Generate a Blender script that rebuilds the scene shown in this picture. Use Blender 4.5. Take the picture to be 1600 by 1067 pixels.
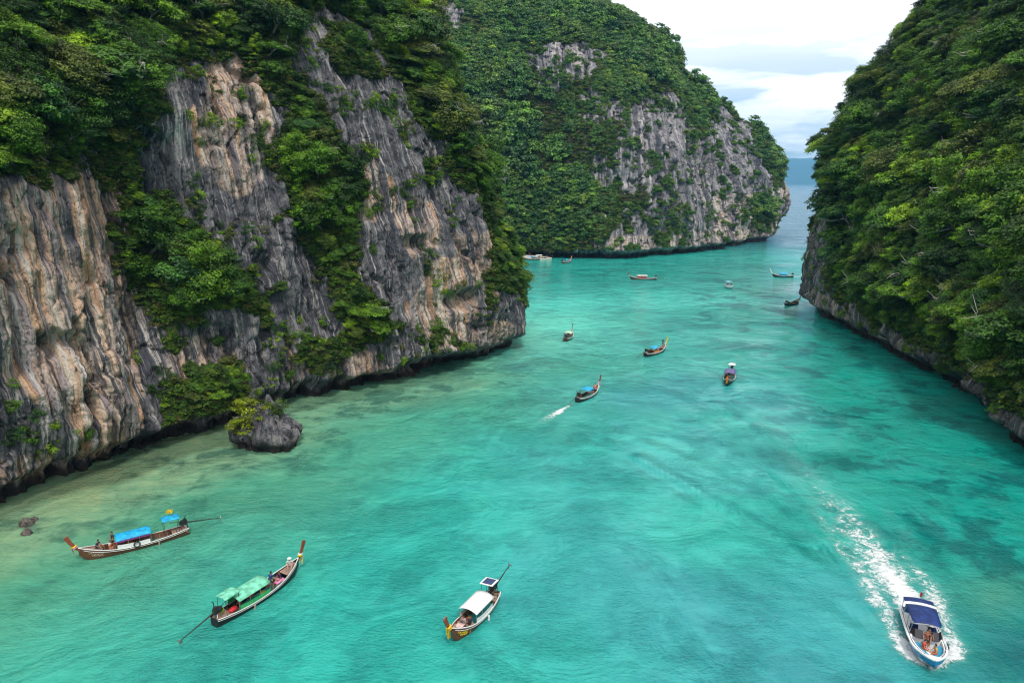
import bpy, math, random
import numpy as np
from mathutils import Vector, Matrix, Euler

sc = bpy.context.scene
for o in list(bpy.data.objects):
    bpy.data.objects.remove(o)
COL = sc.collection
rng = np.random.default_rng(7)
random.seed(7)

# ------------------------------------------------------------------ camera, sky, sun, exposure
CAM_H = 35.0
FPX = 1067.0                      # focal length in photo pixels (photo 1600 wide)
PITCH = math.atan((533.5 - 284.0) / FPX)
cam_d = bpy.data.cameras.new('camera'); cam = bpy.data.objects.new('camera', cam_d); COL.objects.link(cam)
cam_d.sensor_width = 36.0; cam_d.lens = 36.0 * FPX / 1600.0
cam_d.clip_start = 0.5; cam_d.clip_end = 60000
cam.location = (0, 0, CAM_H); cam.rotation_euler = (math.pi/2 - PITCH, 0, 0)
sc.camera = cam

SUN_EL, SUN_AZ = math.radians(60), math.radians(170)      # azimuth clockwise from +Y: from behind the camera, a little right
world = bpy.data.worlds.new('World'); sc.world = world; world.use_nodes = True
sun_d = bpy.data.lights.new('sun', 'SUN'); sun = bpy.data.objects.new('sun', sun_d); COL.objects.link(sun)
sun_d.energy = 2.3; sun_d.angle = math.radians(10); sun_d.color = (1.0, 0.95, 0.87)
sdir = Vector((math.sin(SUN_AZ)*math.cos(SUN_EL), math.cos(SUN_AZ)*math.cos(SUN_EL), math.sin(SUN_EL)))
sun.rotation_euler = sdir.to_track_quat('Z', 'Y').to_euler()
sc.view_settings.view_transform = 'Standard'; sc.view_settings.look = 'None'
sc.view_settings.exposure = 0.24; sc.view_settings.gamma = 1.0; sc.view_settings.use_curve_mapping = False
sc.render.engine = 'CYCLES'
sc.cycles.use_denoising = True; sc.cycles.sample_clamp_direct = 6.0; sc.cycles.sample_clamp_indirect = 4.0; sc.cycles.filter_width = 1.15
sc.cycles.max_bounces = 6; sc.cycles.diffuse_bounces = 3; sc.cycles.glossy_bounces = 2
sc.cycles.transparent_max_bounces = 12; sc.cycles.volume_bounces = 0
sc.cycles.transmission_bounces = 3

# ------------------------------------------------------------------ node helpers
class NT:
    def __init__(s, tree):
        s.t = tree; s.t.nodes.clear()
    def n(s, kind, **kw):
        nd = s.t.nodes.new(kind)
        ins = kw.pop('ins', {})
        for k, v in kw.items(): setattr(nd, k, v)
        for k, v in ins.items(): s.set(nd, k, v)
        return nd
    def set(s, nd, k, v):
        sock = nd.inputs[k]
        if isinstance(v, bpy.types.NodeSocket): s.t.links.new(v, sock)
        elif isinstance(v, bpy.types.Node): s.t.links.new(v.outputs[0], sock)
        else:
            if hasattr(sock.default_value, '__len__') and len(sock.default_value) == 4 and len(v) == 3: v = (*v, 1)
            sock.default_value = v
    def math(s, op, a, b=0.0, c=0.0, clamp=False):
        nd = s.n('ShaderNodeMath', operation=op, use_clamp=clamp)
        for i, x in enumerate((a, b, c)): s.set(nd, i, x)
        return nd.outputs[0]
    def vmath(s, op, a, b=(0, 0, 0)):
        nd = s.n('ShaderNodeVectorMath', operation=op)
        s.set(nd, 0, a)
        if op == 'SCALE': s.set(nd, 3, b)
        else: s.set(nd, 1, b)
        return nd.outputs[0]
    def mix(s, f, a, b, blend='MIX'):
        nd = s.n('ShaderNodeMix', data_type='RGBA', blend_type=blend)
        s.set(nd, 0, f); s.set(nd, 6, a); s.set(nd, 7, b)
        return nd.outputs[2]
    def noise(s, vec, scale, detail=4, rough=.55, dist=0.0, dims='3D'):
        nd = s.n('ShaderNodeTexNoise', noise_dimensions=dims, ins={'Scale': scale, 'Detail': detail, 'Roughness': rough, 'Distortion': dist})
        if vec is not None: s.set(nd, 'Vector', vec)
        return nd.outputs[0]
    def sstep(s, x, a, b, lo=0.0, hi=1.0):
        nd = s.n('ShaderNodeMapRange', interpolation_type='SMOOTHSTEP')
        for i, v in enumerate((x, a, b, lo, hi)): s.set(nd, i, v)
        return nd.outputs[0]
    def attr(s, name, out='Fac'):
        return s.n('ShaderNodeAttribute', attribute_name=name).outputs[out]
    def pos(s):
        return s.n('ShaderNodeNewGeometry').outputs['Position']
    def sep(s, v):
        return s.n('ShaderNodeSeparateXYZ', ins={0: v}).outputs
    def comb(s, x=0., y=0., z=0.):
        return s.n('ShaderNodeCombineXYZ', ins={0: x, 1: y, 2: z}).outputs[0]

def new_mat(name):
    m = bpy.data.materials.new(name); m.use_nodes = True
    return m, NT(m.node_tree)

# world: physical sky with a broken layer of pale cloud
w = NT(world.node_tree)
sky = w.n('ShaderNodeTexSky', sky_type='NISHITA', sun_disc=False, sun_elevation=SUN_EL, sun_rotation=SUN_AZ, altitude=0, dust_density=1.2)
skyc = w.mix(1.0, sky.outputs[0], (0.10, 0.115, 0.14), 'MULTIPLY')
dirv = w.n('ShaderNodeTexCoord').outputs['Generated']
dx, dy, dz = w.sep(dirv)[:3]
den = w.math('ADD', w.math('ABSOLUTE', dz), 0.09)
cv = w.comb(w.math('DIVIDE', dx, den), w.math('DIVIDE', dy, den), 0.0)
c1 = w.noise(cv, 0.62, 7, .56, .15)
c2 = w.noise(w.vmath('MULTIPLY', dirv, (5.0, 5.0, 26.0)), 1.0, 6, .55, .2)
cl = w.math('ADD', w.math('MULTIPLY', c1, .5), w.math('MULTIPLY', c2, .5))
high = w.sstep(dz, 0.03, 0.24)
cover = w.sstep(w.math('ADD', cl, w.math('MULTIPLY', high, 0.10)), 0.43, 0.60)
veil = w.math('MAXIMUM', w.math('MULTIPLY', cover, .96), w.math('MULTIPLY', high, .86))
shade = w.sstep(w.noise(w.vmath('MULTIPLY', dirv, (3.0, 3.0, 17.0)), 1.1, 6, .55, .3), .38, .66)
cloudc = w.mix(shade, (0.90, 0.99, 1.10), (1.30, 1.30, 1.30))
cloudc = w.mix(w.math('MULTIPLY', high, .80), cloudc, (1.38, 1.38, 1.38))
skyfin = w.mix(veil, skyc, cloudc)
bg = w.n('ShaderNodeBackground', ins={'Color': skyfin, 'Strength': 1.0})
w.t.links.new(bg.outputs[0], w.n('ShaderNodeOutputWorld').inputs[0])

# ------------------------------------------------------------------ geometry of the view (only for finding where things stand)
CP, SP = math.cos(PITCH), math.sin(PITCH)
def ray(px, py):
    u = (px - 800) / FPX; v = (533.5 - py) / FPX
    return np.array([u, CP + v*SP, v*CP - SP])
def W(px, py, z=0.0):
    d = ray(px, py); t = (z - CAM_H) / d[2]
    return (d[0]*t, d[1]*t)
def AT(px, py, Y):
    d = ray(px, py); t = Y / d[1]
    return (d[0]*t, Y, CAM_H + d[2]*t)
def proj(P):
    P = np.asarray(P, float)
    x, y, z = P[..., 0], P[..., 1], P[..., 2] - CAM_H
    dep = np.maximum(y*CP - z*SP, 1e-3); up = y*SP + z*CP
    front = (y*CP - z*SP) > 1
    return np.where(front, 800 + FPX*x/dep, -9999), np.where(front, 533.5 - FPX*up/dep, -9999), dep

# ------------------------------------------------------------------ noise
def _h(ix, iy, iz, seed):
    h = (ix.astype(np.int64)*374761393 + iy.astype(np.int64)*668265263 + iz.astype(np.int64)*2147483647 + seed*1274126177) & 0xffffffff
    h = ((h ^ (h >> 13)) * 1274126177) & 0xffffffff
    h = ((h ^ (h >> 16)) * 2246822519) & 0xffffffff
    return ((h ^ (h >> 15)) & 0xffffff) / float(0xffffff)
def vn(x, y, z, seed=0):
    x, y, z = np.broadcast_arrays(np.asarray(x, float), np.asarray(y, float), np.asarray(z, float))
    ix, iy, iz = np.floor(x), np.floor(y), np.floor(z)
    fx, fy, fz = x-ix, y-iy, z-iz
    fx, fy, fz = [f*f*f*(f*(f*6-15)+10) for f in (fx, fy, fz)]
    r = 0
    for a in (0, 1):
        for b in (0, 1):
            for c in (0, 1):
                wgt = (fx if a else 1-fx)*(fy if b else 1-fy)*(fz if c else 1-fz)
                r = r + wgt*_h(ix+a, iy+b, iz+c, seed)
    return r
def fbm(x, y, z, o=4, seed=0, g=.5):
    r = 0; a = 1; t = 0; k = 1
    for i in range(o):
        r = r + a*vn(x*k, y*k, z*k, seed+i*17); t += a; a *= g; k *= 2.03
    return r/t
def smooth(x, a, b):
    t = np.clip((x-a)/(b-a), 0, 1); return t*t*(3-2*t)
def worley(x, y, z, seed=0):
    ix, iy, iz = np.floor(x), np.floor(y), np.floor(z)
    f1 = np.full(x.shape, 9.); f2 = np.full(x.shape, 9.); cell = np.zeros(x.shape)
    for a in (-1, 0, 1):
        for b in (-1, 0, 1):
            for c in (-1, 0, 1):
                jx, jy, jz = ix+a, iy+b, iz+c
                d = np.sqrt((jx+_h(jx, jy, jz, seed)-x)**2 + (jy+_h(jx, jy, jz, seed+5)-y)**2 + (jz+_h(jx, jy, jz, seed+9)-z)**2)
                n = d < f1
                f2 = np.where(n, f1, np.minimum(f2, d)); f1 = np.where(n, d, f1)
                cell = np.where(n, _h(jx, jy, jz, seed+13), cell)
    return f1, f2, cell

def mesh_from(name, V, F, mat=None, smooth_=False, attrs=None):
    """V (n,3), F (m,k) numpy"""
    V = np.ascontiguousarray(V, np.float32); F = np.ascontiguousarray(F, np.int32)
    me = bpy.data.meshes.new(name)
    me.vertices.add(len(V)); me.vertices.foreach_set('co', V.ravel())
    k = F.shape[1]
    me.loops.add(F.size); me.loops.foreach_set('vertex_index', F.ravel())
    me.polygons.add(len(F)); me.polygons.foreach_set('loop_start', np.arange(0, F.size, k, dtype=np.int32))
    me.update(calc_edges=True)
    me.polygons.foreach_set('use_smooth', np.full(len(F), bool(smooth_)))
    for nm, a in (attrs or {}).items():
        a = np.ascontiguousarray(a, np.float32)
        if a.ndim == 1: at = me.attributes.new(nm, 'FLOAT', 'POINT'); at.data.foreach_set('value', a)
        elif a.shape[1] == 3: at = me.attributes.new(nm, 'FLOAT_VECTOR', 'POINT'); at.data.foreach_set('vector', a.ravel())
        else: at = me.attributes.new(nm, 'FLOAT_COLOR', 'POINT'); at.data.foreach_set('color', a.ravel())
    if mat: me.materials.append(mat)
    return me
def add_obj(name, me, parent=None, **props):
    o = bpy.data.objects.new(name, me); COL.objects.link(o)
    if parent: o.parent = parent
    for k, v in props.items(): o[k] = v
    return o
def grid_faces(nu, nv):
    i = np.arange((nu-1)*(nv-1)); a = (i // (nv-1))*nv + i % (nv-1)
    return np.stack([a, a+nv, a+nv+1, a+1], 1)

# ------------------------------------------------------------------ materials of the land
def rock_material(name, grey_d, grey_l, tan_a, tan_b, scale=1.0, wetk=1.0):
    m, t = new_mat(name)
    suv = t.attr('suv', 'Vector'); P = t.pos()
    x, z = t.sep(suv)[0], t.sep(suv)[1]
    warp = t.math('MULTIPLY', t.math('SUBTRACT', t.noise(P, .07/scale, 2), .5), 1.8*scale)
    warp2 = t.math('MULTIPLY', t.math('SUBTRACT', t.noise(P, 1.0/scale, 4), .5), .26*scale)
    xw = t.math('ADD', t.math('ADD', x, warp), warp2)
    st = t.comb(xw, t.math('MULTIPLY', z, .022), 0.0)
    st2 = t.comb(t.math('ADD', xw, 57.0), t.math('MULTIPLY', z, .04), 3.0)
    big = t.noise(P, .11/scale, 4)
    mid = t.noise(P, .55/scale, 6, .62)
    fine = t.noise(P, 2.6/scale, 6, .65)
    s1 = t.noise(st, .55/scale, 5, .6)
    s2 = t.noise(st2, .95/scale, 5, .6)
    s3 = t.noise(st, 1.9/scale, 4, .6)
    s4 = t.noise(t.comb(t.math('ADD', xw, 21.0), t.math('MULTIPLY', z, .035), 8.0), 4.6/scale, 4, .65)
    pits = t.noise(t.vmath('MULTIPLY', P, (1., 1., .6)), 1.35/scale, 5, .6, .6)
    base = t.mix(t.sstep(t.math('ADD', t.math('MULTIPLY', mid, .6), t.math('MULTIPLY', s2, .4)), .38, .64), grey_d, grey_l)
    tan = t.attr('tan')
    tanc = t.mix(t.sstep(s3, .40, .62), tan_a, tan_b)
    tanc = t.mix(t.sstep(t.math('ADD', t.math('MULTIPLY', mid, .6), t.math('MULTIPLY', s2, .4)), .55, .66, 0, .7), tanc, (.50, .22, .09))
    tanc = t.mix(t.sstep(s2, .46, .60, 0, .9), tanc, (.27, .235, .25))
    tf = t.sstep(t.math('ADD', t.math('ADD', t.math('MULTIPLY', tan, .62), t.math('MULTIPLY', s1, .55)), t.math('MULTIPLY', t.math('SUBTRACT', mid, .5), .35)), .50, .66)
    c = t.mix(tf, base, tanc)
    c = t.mix(t.math('MULTIPLY', t.math('MULTIPLY', t.sstep(t.math('ADD', s1, t.math('MULTIPLY', t.math('SUBTRACT', s3, .5), .35)), .51, .43, 0, 1), t.sstep(big, .34, .54, .35, 1)), .92), c, t.mix(mid, (.030, .032, .042), (.075, .08, .10)))        # black algae streaks
    c = t.mix(t.math('MULTIPLY', t.sstep(t.math('ADD', s3, t.math('MULTIPLY', t.math('SUBTRACT', s2, .5), .5)), .575, .67), t.sstep(big, .36, .60, .25, .85)), c, (.55, .51, .47))   # calcite streaks
    c = t.mix(t.math('MULTIPLY', t.sstep(fine, .47, .33), .55), c, (.06, .055, .055), 'MULTIPLY' if False else 'MIX')
    c = t.mix(t.sstep(t.noise(P, .33/scale, 5, .6), .60, .72, 0, .30), c, (.13, .12, .05))           # lichen and moss
    c = t.mix(t.sstep(s4, .53, .64, 0, .55), c, (.030, .032, .040)); c = t.mix(t.sstep(s4, .44, .36, 0, .45), c, (.46, .42, .39))
    c = t.mix(t.sstep(pits, .635, .70, 0, .9), c, (.020, .018, .018))
    vg = t.attr('veg')
    soil = t.mix(mid, (.018, .026, .010), (.055, .060, .028))
    c = t.mix(t.sstep(t.math('ADD', vg, t.math('MULTIPLY', t.math('SUBTRACT', mid, .5), .8)), .35, .6), c, soil)
    pz = t.sep(P)[2]
    wet = t.sstep(t.math('ADD', pz, t.math('MULTIPLY', t.math('SUBTRACT', mid, .5), 2.0)), 1.9*wetk, .8*wetk)
    c = t.mix(t.math('MULTIPLY', wet, .93), c, (.018, .014, .012))
    hgt = t.math('ADD', t.math('MULTIPLY', mid, .9*scale), t.math('ADD', t.math('MULTIPLY', fine, .28*scale), t.math('MULTIPLY', s3, .55*scale)))
    hgt = t.math('ADD', hgt, t.math('ADD', t.math('MULTIPLY', s4, .30*scale), t.math('MULTIPLY', t.sstep(pits, .60, .72), -.5*scale)))
    vor = t.n('ShaderNodeTexVoronoi', feature='DISTANCE_TO_EDGE', ins={'Vector': t.vmath('MULTIPLY', P, (1., 1., .55)), 'Scale': .42/scale}).outputs[0]
    hgt = t.math('ADD', hgt, t.math('MULTIPLY', t.sstep(vor, 0., .07), .16*scale))
    bump = t.n('ShaderNodeBump', ins={'Strength': .9, 'Distance': .9, 'Height': hgt})
    b = t.n('ShaderNodeBsdfPrincipled', ins={'Base Color': c, 'Roughness': t.math('SUBTRACT', .88, t.math('MULTIPLY', wet, .4)), 'Normal': bump.outputs[0]})
    b.inputs['Specular IOR Level'].default_value = .25
    t.t.links.new(b.outputs[0], t.n('ShaderNodeOutputMaterial').inputs[0])
    return m

M_ROCK_L = rock_material('limestone_streaked', (.050, .050, .060), (.215, .207, .217), (.56, .32, .18), (.56, .47, .39))
M_ROCK_H = rock_material('limestone_grey', (.13, .125, .14), (.38, .355, .37), (.56, .42, .32), (.52, .46, .41), 1.6, 1.7)
M_ROCK_R = rock_material('limestone_dark', (.06, .058, .060), (.19, .175, .165), (.38, .25, .16), (.36, .30, .25), 1.0, 1.3)

def foliage_material(name, cols, trans=.22):
    m, t = new_mat(name)
    rnd = t.n('ShaderNodeObjectInfo').outputs['Random']
    tone = t.attr('tone')
    ramp = t.n('ShaderNodeValToRGB'); cr = ramp.color_ramp
    while len(cr.elements) < len(cols): cr.elements.new(.5)
    for i, (p, c) in enumerate(cols): cr.elements[i].position = p; cr.elements[i].color = (*c, 1)
    t.set(ramp, 0, rnd)
    c = t.mix(1.0, ramp.outputs[0], t.n('ShaderNodeCombineColor', ins={0: t.math('MULTIPLY_ADD', tone, 1.35, .34), 1: t.math('MULTIPLY_ADD', tone, 1.45, .42), 2: t.math('MULTIPLY_ADD', tone, .2, .8)}).outputs[0], 'MULTIPLY')
    d = t.n('ShaderNodeBsdfPrincipled', ins={'Base Color': c, 'Roughness': .55}); d.inputs['Specular IOR Level'].default_value = .25
    tr = t.n('ShaderNodeBsdfTranslucent', ins={'Color': t.mix(1.0, c, (1.3, 1.35, .5), 'MULTIPLY')})
    ms = t.n('ShaderNodeMixShader', ins={0: trans, 1: d.outputs[0], 2: tr.outputs[0]})
    t.t.links.new(ms.outputs[0], t.n('ShaderNodeOutputMaterial').inputs[0])
    return m
GREENS = [(0., (.022, .052, .013)), (.2, (.040, .085, .014)), (.45, (.072, .145, .015)), (.6, (.105, .122, .028)), (.7, (.045, .098, .020)), (.85, (.105, .185, .017)), (.94, (.19, .27, .020)), (1., (.125, .130, .032))]
M_LEAF = foliage_material('broad_leaves', GREENS)
TINTS = [('dark green', (.024, .058, .012)), ('deep green', (.045, .100, .014)), ('mid green', (.074, .148, .015)), ('olive', (.105, .122, .028)), ('fresh green', (.112, .195, .017)), ('bright yellow-green', (.20, .29, .019)), ('dull bluish green', (.048, .110, .032))]
M_TINT = [foliage_material('leaves_'+n_.replace(' ', '_').replace('-', '_'), [(0., tuple(x*.86 for x in c_)), (1., tuple(x*1.14 for x in c_))]) for n_, c_ in TINTS]
M_LEAF_FAR = foliage_material('far_leaves', [(0., (.040, .100, .032)), (.25, (.075, .155, .038)), (.5, (.115, .205, .038)), (.7, (.135, .175, .052)), (.85, (.075, .150, .055)), (1., (.20, .26, .045))])
M_UNDER = foliage_material('undergrowth_leaves', [(0., (.030, .055, .014)), (.45, (.060, .110, .018)), (.7, (.10, .15, .02)), (.85, (.105, .095, .035)), (1., (.15, .13, .04))])
M_YELLOW = foliage_material('yellow_green_leaves', [(0., (.17, .23, .015)), (1., (.21, .21, .012))])

def plain(name, col, rough=.6, metal=0., spec=.4, noise_amt=.25, nscale=6.0, bump=0.0):
    m, t = new_mat(name)
    P = t.n('ShaderNodeTexCoord').outputs['Object']
    n = t.noise(P, nscale, 5, .6)
    f = t.sstep(n, .35, .7)
    c = t.mix(f, tuple(x*(1-noise_amt) for x in col), tuple(min(1, x*(1+noise_amt*.6)) for x in col))
    b = t.n('ShaderNodeBsdfPrincipled', ins={'Base Color': c, 'Roughness': rough, 'Metallic': metal})
    b.inputs['Specular IOR Level'].default_value = spec
    if bump: t.set(b, 'Normal', t.n('ShaderNodeBump', ins={'Strength': bump, 'Distance': .05, 'Height': n}).outputs[0])
    t.t.links.new(b.outputs[0], t.n('ShaderNodeOutputMaterial').inputs[0])
    return m
M_BARK = plain('bark', (.16, .14, .11), .9, nscale=3.0)
M_DEADWOOD = plain('dead_wood', (.38, .35, .31), .8)
# ------------------------------------------------------------------ cliffs
def blobmask(px, py, blobs, seed=3, jitter=24):
    """soft union of ellipses (cx, cy, rx, ry, amount) with a wandering edge"""
    jx = (fbm(px/70, py/70, 0*px, 3, seed)-.5)*2*jitter; jy = (fbm(px/70, py/70, 0*px+9, 3, seed+4)-.5)*2*jitter
    r = np.zeros_like(px)
    for cx, cy, rx, ry, a in blobs:
        d = np.sqrt(((px+jx-cx)/rx)**2 + ((py+jy-cy)/ry)**2)
        r = np.maximum(r, a*smooth(d, 1.22, .80))
    return r
def inpoly(px, py, poly):
    r = np.zeros(px.shape, bool); n = len(poly)
    for i in range(n):
        x0, y0 = poly[i]; x1, y1 = poly[(i+1) % n]
        c = ((y0 > py) != (y1 > py)) & (px < (x1-x0)*(py-y0)/((y1-y0) if y1 != y0 else 1e-9)+x0)
        r ^= c
    return r
def make_cliff(name, stations, ns, nz, mat, rocks, tans, dents, flute=.8, amp=2.5, sc_=1.0, seed=1, notch=1.7, greens=(), edge=1.5, waterband=3.2):
    """stations: base (x,y), top (x,y,z), profile [(z, setback m)]"""
    B = np.array([s[0] for s in stations], float); T = np.array([s[1] for s in stations], float)
    dist = np.hypot(*(T[:, :2]-B).T)
    L = np.concatenate([[0], np.cumsum(np.hypot(*np.diff(B, axis=0).T))])
    vis_ = [(-60 < p_ < 1660) for p_ in proj(np.concatenate([B, np.zeros((len(B), 1))+8], 1))[0]]
    wseg = np.array([1.0 if (vis_[i] or vis_[i+1]) else .16 for i in range(len(B)-1)])*np.diff(L)
    cw_ = np.concatenate([[0], np.cumsum(wseg)]); ss = np.interp(np.linspace(0, cw_[-1], ns), cw_, L)
    tt = np.linspace(0, 1, nz)**1.0
    SB = np.array([np.interp(tt*T[i, 2], [p[0] for p in s[2]]+[T[i, 2]], [p[1]/dist[i] for p in s[2]]+[1.0]) for i, s in enumerate(stations)])
    def ip(A):
        A = np.asarray(A, float)
        # smoothed linear interpolation along the shore
        r = np.stack([np.interp(ss, L, A[:, k]) for k in range(A.shape[1])], 1)
        k = max(3, int(ns/len(stations)*.32)); ker = np.hanning(2*k+3)[1:-1]; ker /= ker.sum()
        p = np.concatenate([r[:1].repeat(k, 0), r, r[-1:].repeat(k, 0)]); 
        return np.stack([np.convolve(p[:, j], ker, 'valid') for j in range(A.shape[1])], 1)
    b = ip(B); top = ip(T); sb = ip(SB)
    X = b[:, None, 0] + (top[:, None, 0]-b[:, None, 0])*sb
    Y = b[:, None, 1] + (top[:, None, 1]-b[:, None, 1])*sb
    Z = top[:, None, 2]*tt[None, :] - .8*(1-tt[None, :])
    # outward direction (horizontal), smooth
    dS = np.gradient(b, axis=0); nrm = np.stack([-dS[:, 1], dS[:, 0]], 1); nrm /= np.linalg.norm(nrm, axis=1)[:, None]
    inn = top[:, :2]-b; inn /= np.linalg.norm(inn, axis=1)[:, None]+1e-9
    sgn = np.sign((nrm*inn).sum(1).mean()); nrm *= sgn
    d2 = nrm*.6+inn*.4; d2 /= np.linalg.norm(d2, axis=1)[:, None]
    arc = np.broadcast_to(ss[:, None], X.shape)
    px, py, dep = proj(np.stack([X, Y, Z], -1))
    on = (px > -40) & (px < 1640) & (py > -60) & (py < 1100)
    rock = np.zeros_like(X)
    jx = (fbm(X/6/sc_, Y/6/sc_, Z/6/sc_, 3, 61)-.5)*46; jy = (fbm(X/6/sc_, Y/6/sc_, Z/6/sc_, 3, 67)-.5)*46
    for poly in rocks: rock = np.maximum(rock, inpoly(px+jx, py+jy, poly).astype(float))
    for poly in greens: rock = rock*(1-inpoly(px+jx*.6, py+jy*.6, poly).astype(float))
    out = np.clip(smooth(fbm(X/13, Y/13, Z/22, 4, seed+40), .57, .62), 0, 1)*smooth(Z, 60, 30)
    rock = np.where(on, rock, out)
    def blur_(r, n, w_):
        for _ in range(n):
            p = np.pad(r, 1, mode='edge'); r = (p[1:-1, 1:-1]*2+p[:-2, 1:-1]+p[2:, 1:-1]+p[1:-1, :-2]+p[1:-1, 2:])/6
            p = np.pad(r, w_, mode='edge'); r = (p[w_:-w_, w_:-w_]+p[:-2*w_, w_:-w_]+p[2*w_:, w_:-w_]+p[w_:-w_, :-2*w_]+p[w_:-w_, 2*w_:])/5
        return r
    br = blur_(rock, 6, 5)
    nz_ = fbm(X/(5.0*sc_), Y/(5.0*sc_), Z/(6.5*sc_), 4, seed+301)-.5
    nf_ = fbm(X/(1.5*sc_), Y/(1.5*sc_), Z/(1.9*sc_), 2, seed+311)-.5
    rock = np.where(on, smooth(br+nz_*edge+nf_*edge*.35, .42, .58), rock)
    rock = np.maximum(rock, smooth(Z, waterband+2*fbm(arc/5, 0*arc, 0*arc, 2, 5), waterband-1.0))
    for _ in range(2):
        r = rock.copy(); r[1:-1, 1:-1] = (rock[1:-1, 1:-1]*2+rock[:-2, 1:-1]+rock[2:, 1:-1]+rock[1:-1, :-2]+rock[1:-1, 2:])/6; rock = r
    tan = np.where(on, blobmask(px, py, tans, seed+3), .25)
    # displacement along d2 (positive = into the rock)
    s = sc_
    big = (fbm(X/(13*s), Y/(13*s), Z/(17*s), 4, seed)-.5)*2*amp
    fl = fbm(arc/(2.6*s)+.6*fbm(X/9, Y/9, Z/9, 2, seed+77), Z/(26*s), 0*X, 4, seed+11)
    fl2 = 1-np.abs(fbm(arc/(1.15*s), Z/(12*s), 0*X+4, 3, seed+31)-.5)*2
    f1, f2, cell = worley(arc/(3.4*s)+.8*fl, Z/(6.0*s)+.6*fl, (X+Y)/(9*s), seed+9)
    ledge = np.abs(((Z/(5.5*s)+2.2*fbm(X/15, Y/15, Z/30, 2, seed+21)) % 1)-.5)
    crk = fbm(arc/(6.5*s)+.5*fbm(X/8, Y/8, Z/8, 2, seed+82), Z/(34*s), 0*X+1, 3, seed+83)
    wa = .5*(fbm(X/7, Y/7, Z/10, 2, seed+78)-.5)
    q1 = fbm(arc/(1.9*s)+wa, Z/(22*s), 0*X+7, 2, seed+33); ter = np.floor(q1*7)/7+smooth((q1*7) % 1, .72, 1.0)/7        # stepped ribs
    q2 = fbm(arc/(.75*s)+wa*2, Z/(9*s), 0*X+2, 3, seed+35)
    f1b, f2b, cellb = worley(arc/(1.15*s)+.5*q2, Z/(2.6*s), (X+Y)/(7*s), seed+19)
    ds = big + rock*(1.9*s*smooth(np.abs(crk-.5), .022, .004) + 1.2*s*smooth(np.abs(crk-.60), .018, .003) + flute*s*((fl-.5)*2.2 + (ter-.5)*3.4 + (fl2-.7)*.8 + (q2-.5)*1.6) + ((cell-.5)*1.3*s + smooth(f2-f1, .08, 0)*.6*s + (cellb-.5)*.42*s + smooth(f2b-f1b, .10, 0)*.22*s)*(.25+.9*smooth(fbm(X/11, Y/11, Z/9, 2, seed+404), .46, .6)) + (.5-ledge)*.6*s)
    ds += (fbm(X/(.7*s), Y/(.7*s), Z/(.9*s), 3, seed+51)-.5)*.55*s*(.3+rock)
    for cx, cy, rx, ry, a in dents:
        d = ((px+jx*.5-cx)/rx)**2+((py+jy*.3-cy)/ry)**2
        ds += a*np.exp(-d*d*1.2)*on
    depthn = (2.2+2.2*fbm(arc/9, 0*arc, 0*arc+3, 2, seed+90))
    ds += depthn*smooth(Z, notch*(1.25+.5*fbm(arc/6, 0*arc, 0*arc, 2, 44)), notch*.55)
    env = smooth(tt, 1.0, .93)[None, :]*.8+.2
    X = X + d2[:, None, 0]*ds*env; Y = Y + d2[:, None, 1]*ds*env; Z = Z + (fbm(X/(3*s), Y/(3*s), Z/(3*s), 2, seed+71)-.5)*.8*s*smooth(tt, 0, .08)[None, :]
    # the land behind the rim falls away again
    ex = []
    for f, zf in ((.10, .985), (.3, .93), (.7, .7), (1.2, .0)):
        q = np.stack([X[:, -1]+(top[:, 0]-b[:, 0])*f, Y[:, -1]+(top[:, 1]-b[:, 1])*f, Z[:, -1]*zf], 1); ex.append(q)
    G = np.stack([X, Y, Z], -1)
    G = np.concatenate([G, np.stack(ex, 1)], 1)
    nv = G.shape[1]
    pad = lambda a, v=None: np.concatenate([a, np.repeat(a[:, -1:], nv-nz, 1)], 1)
    veg = np.clip(1-pad(rock), 0, 1)
    suv = np.stack([np.broadcast_to(ss[:, None], G.shape[:2]), G[..., 2], 0*G[..., 2]], -1)
    F = grid_faces(ns, nv)
    if sgn < 0: F = F[:, ::-1]
    me = mesh_from(name, G.reshape(-1, 3), F, mat, True, {'suv': suv.reshape(-1, 3), 'tan': pad(tan).ravel(), 'veg': veg.ravel()})
    add_obj(name, me, kind='structure')
    vb = veg.copy()
    for _ in range(int(14)):
        p = np.pad(vb, 1, mode='edge'); vb = (p[1:-1, 1:-1]*2+p[:-2, 1:-1]+p[2:, 1:-1]+p[1:-1, :-2]+p[1:-1, 2:])/6
        p = np.pad(vb, 4, mode='edge'); vb = (p[4:-4, 4:-4]+p[:-8, 4:-4]+p[8:, 4:-4]+p[4:-4, :-8]+p[4:-4, 8:])/5
    return dict(G=G[:, :nz+1], veg=veg[:, :nz+1], vb=vb[:, :nz+1], inn=d2, name=name)

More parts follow.
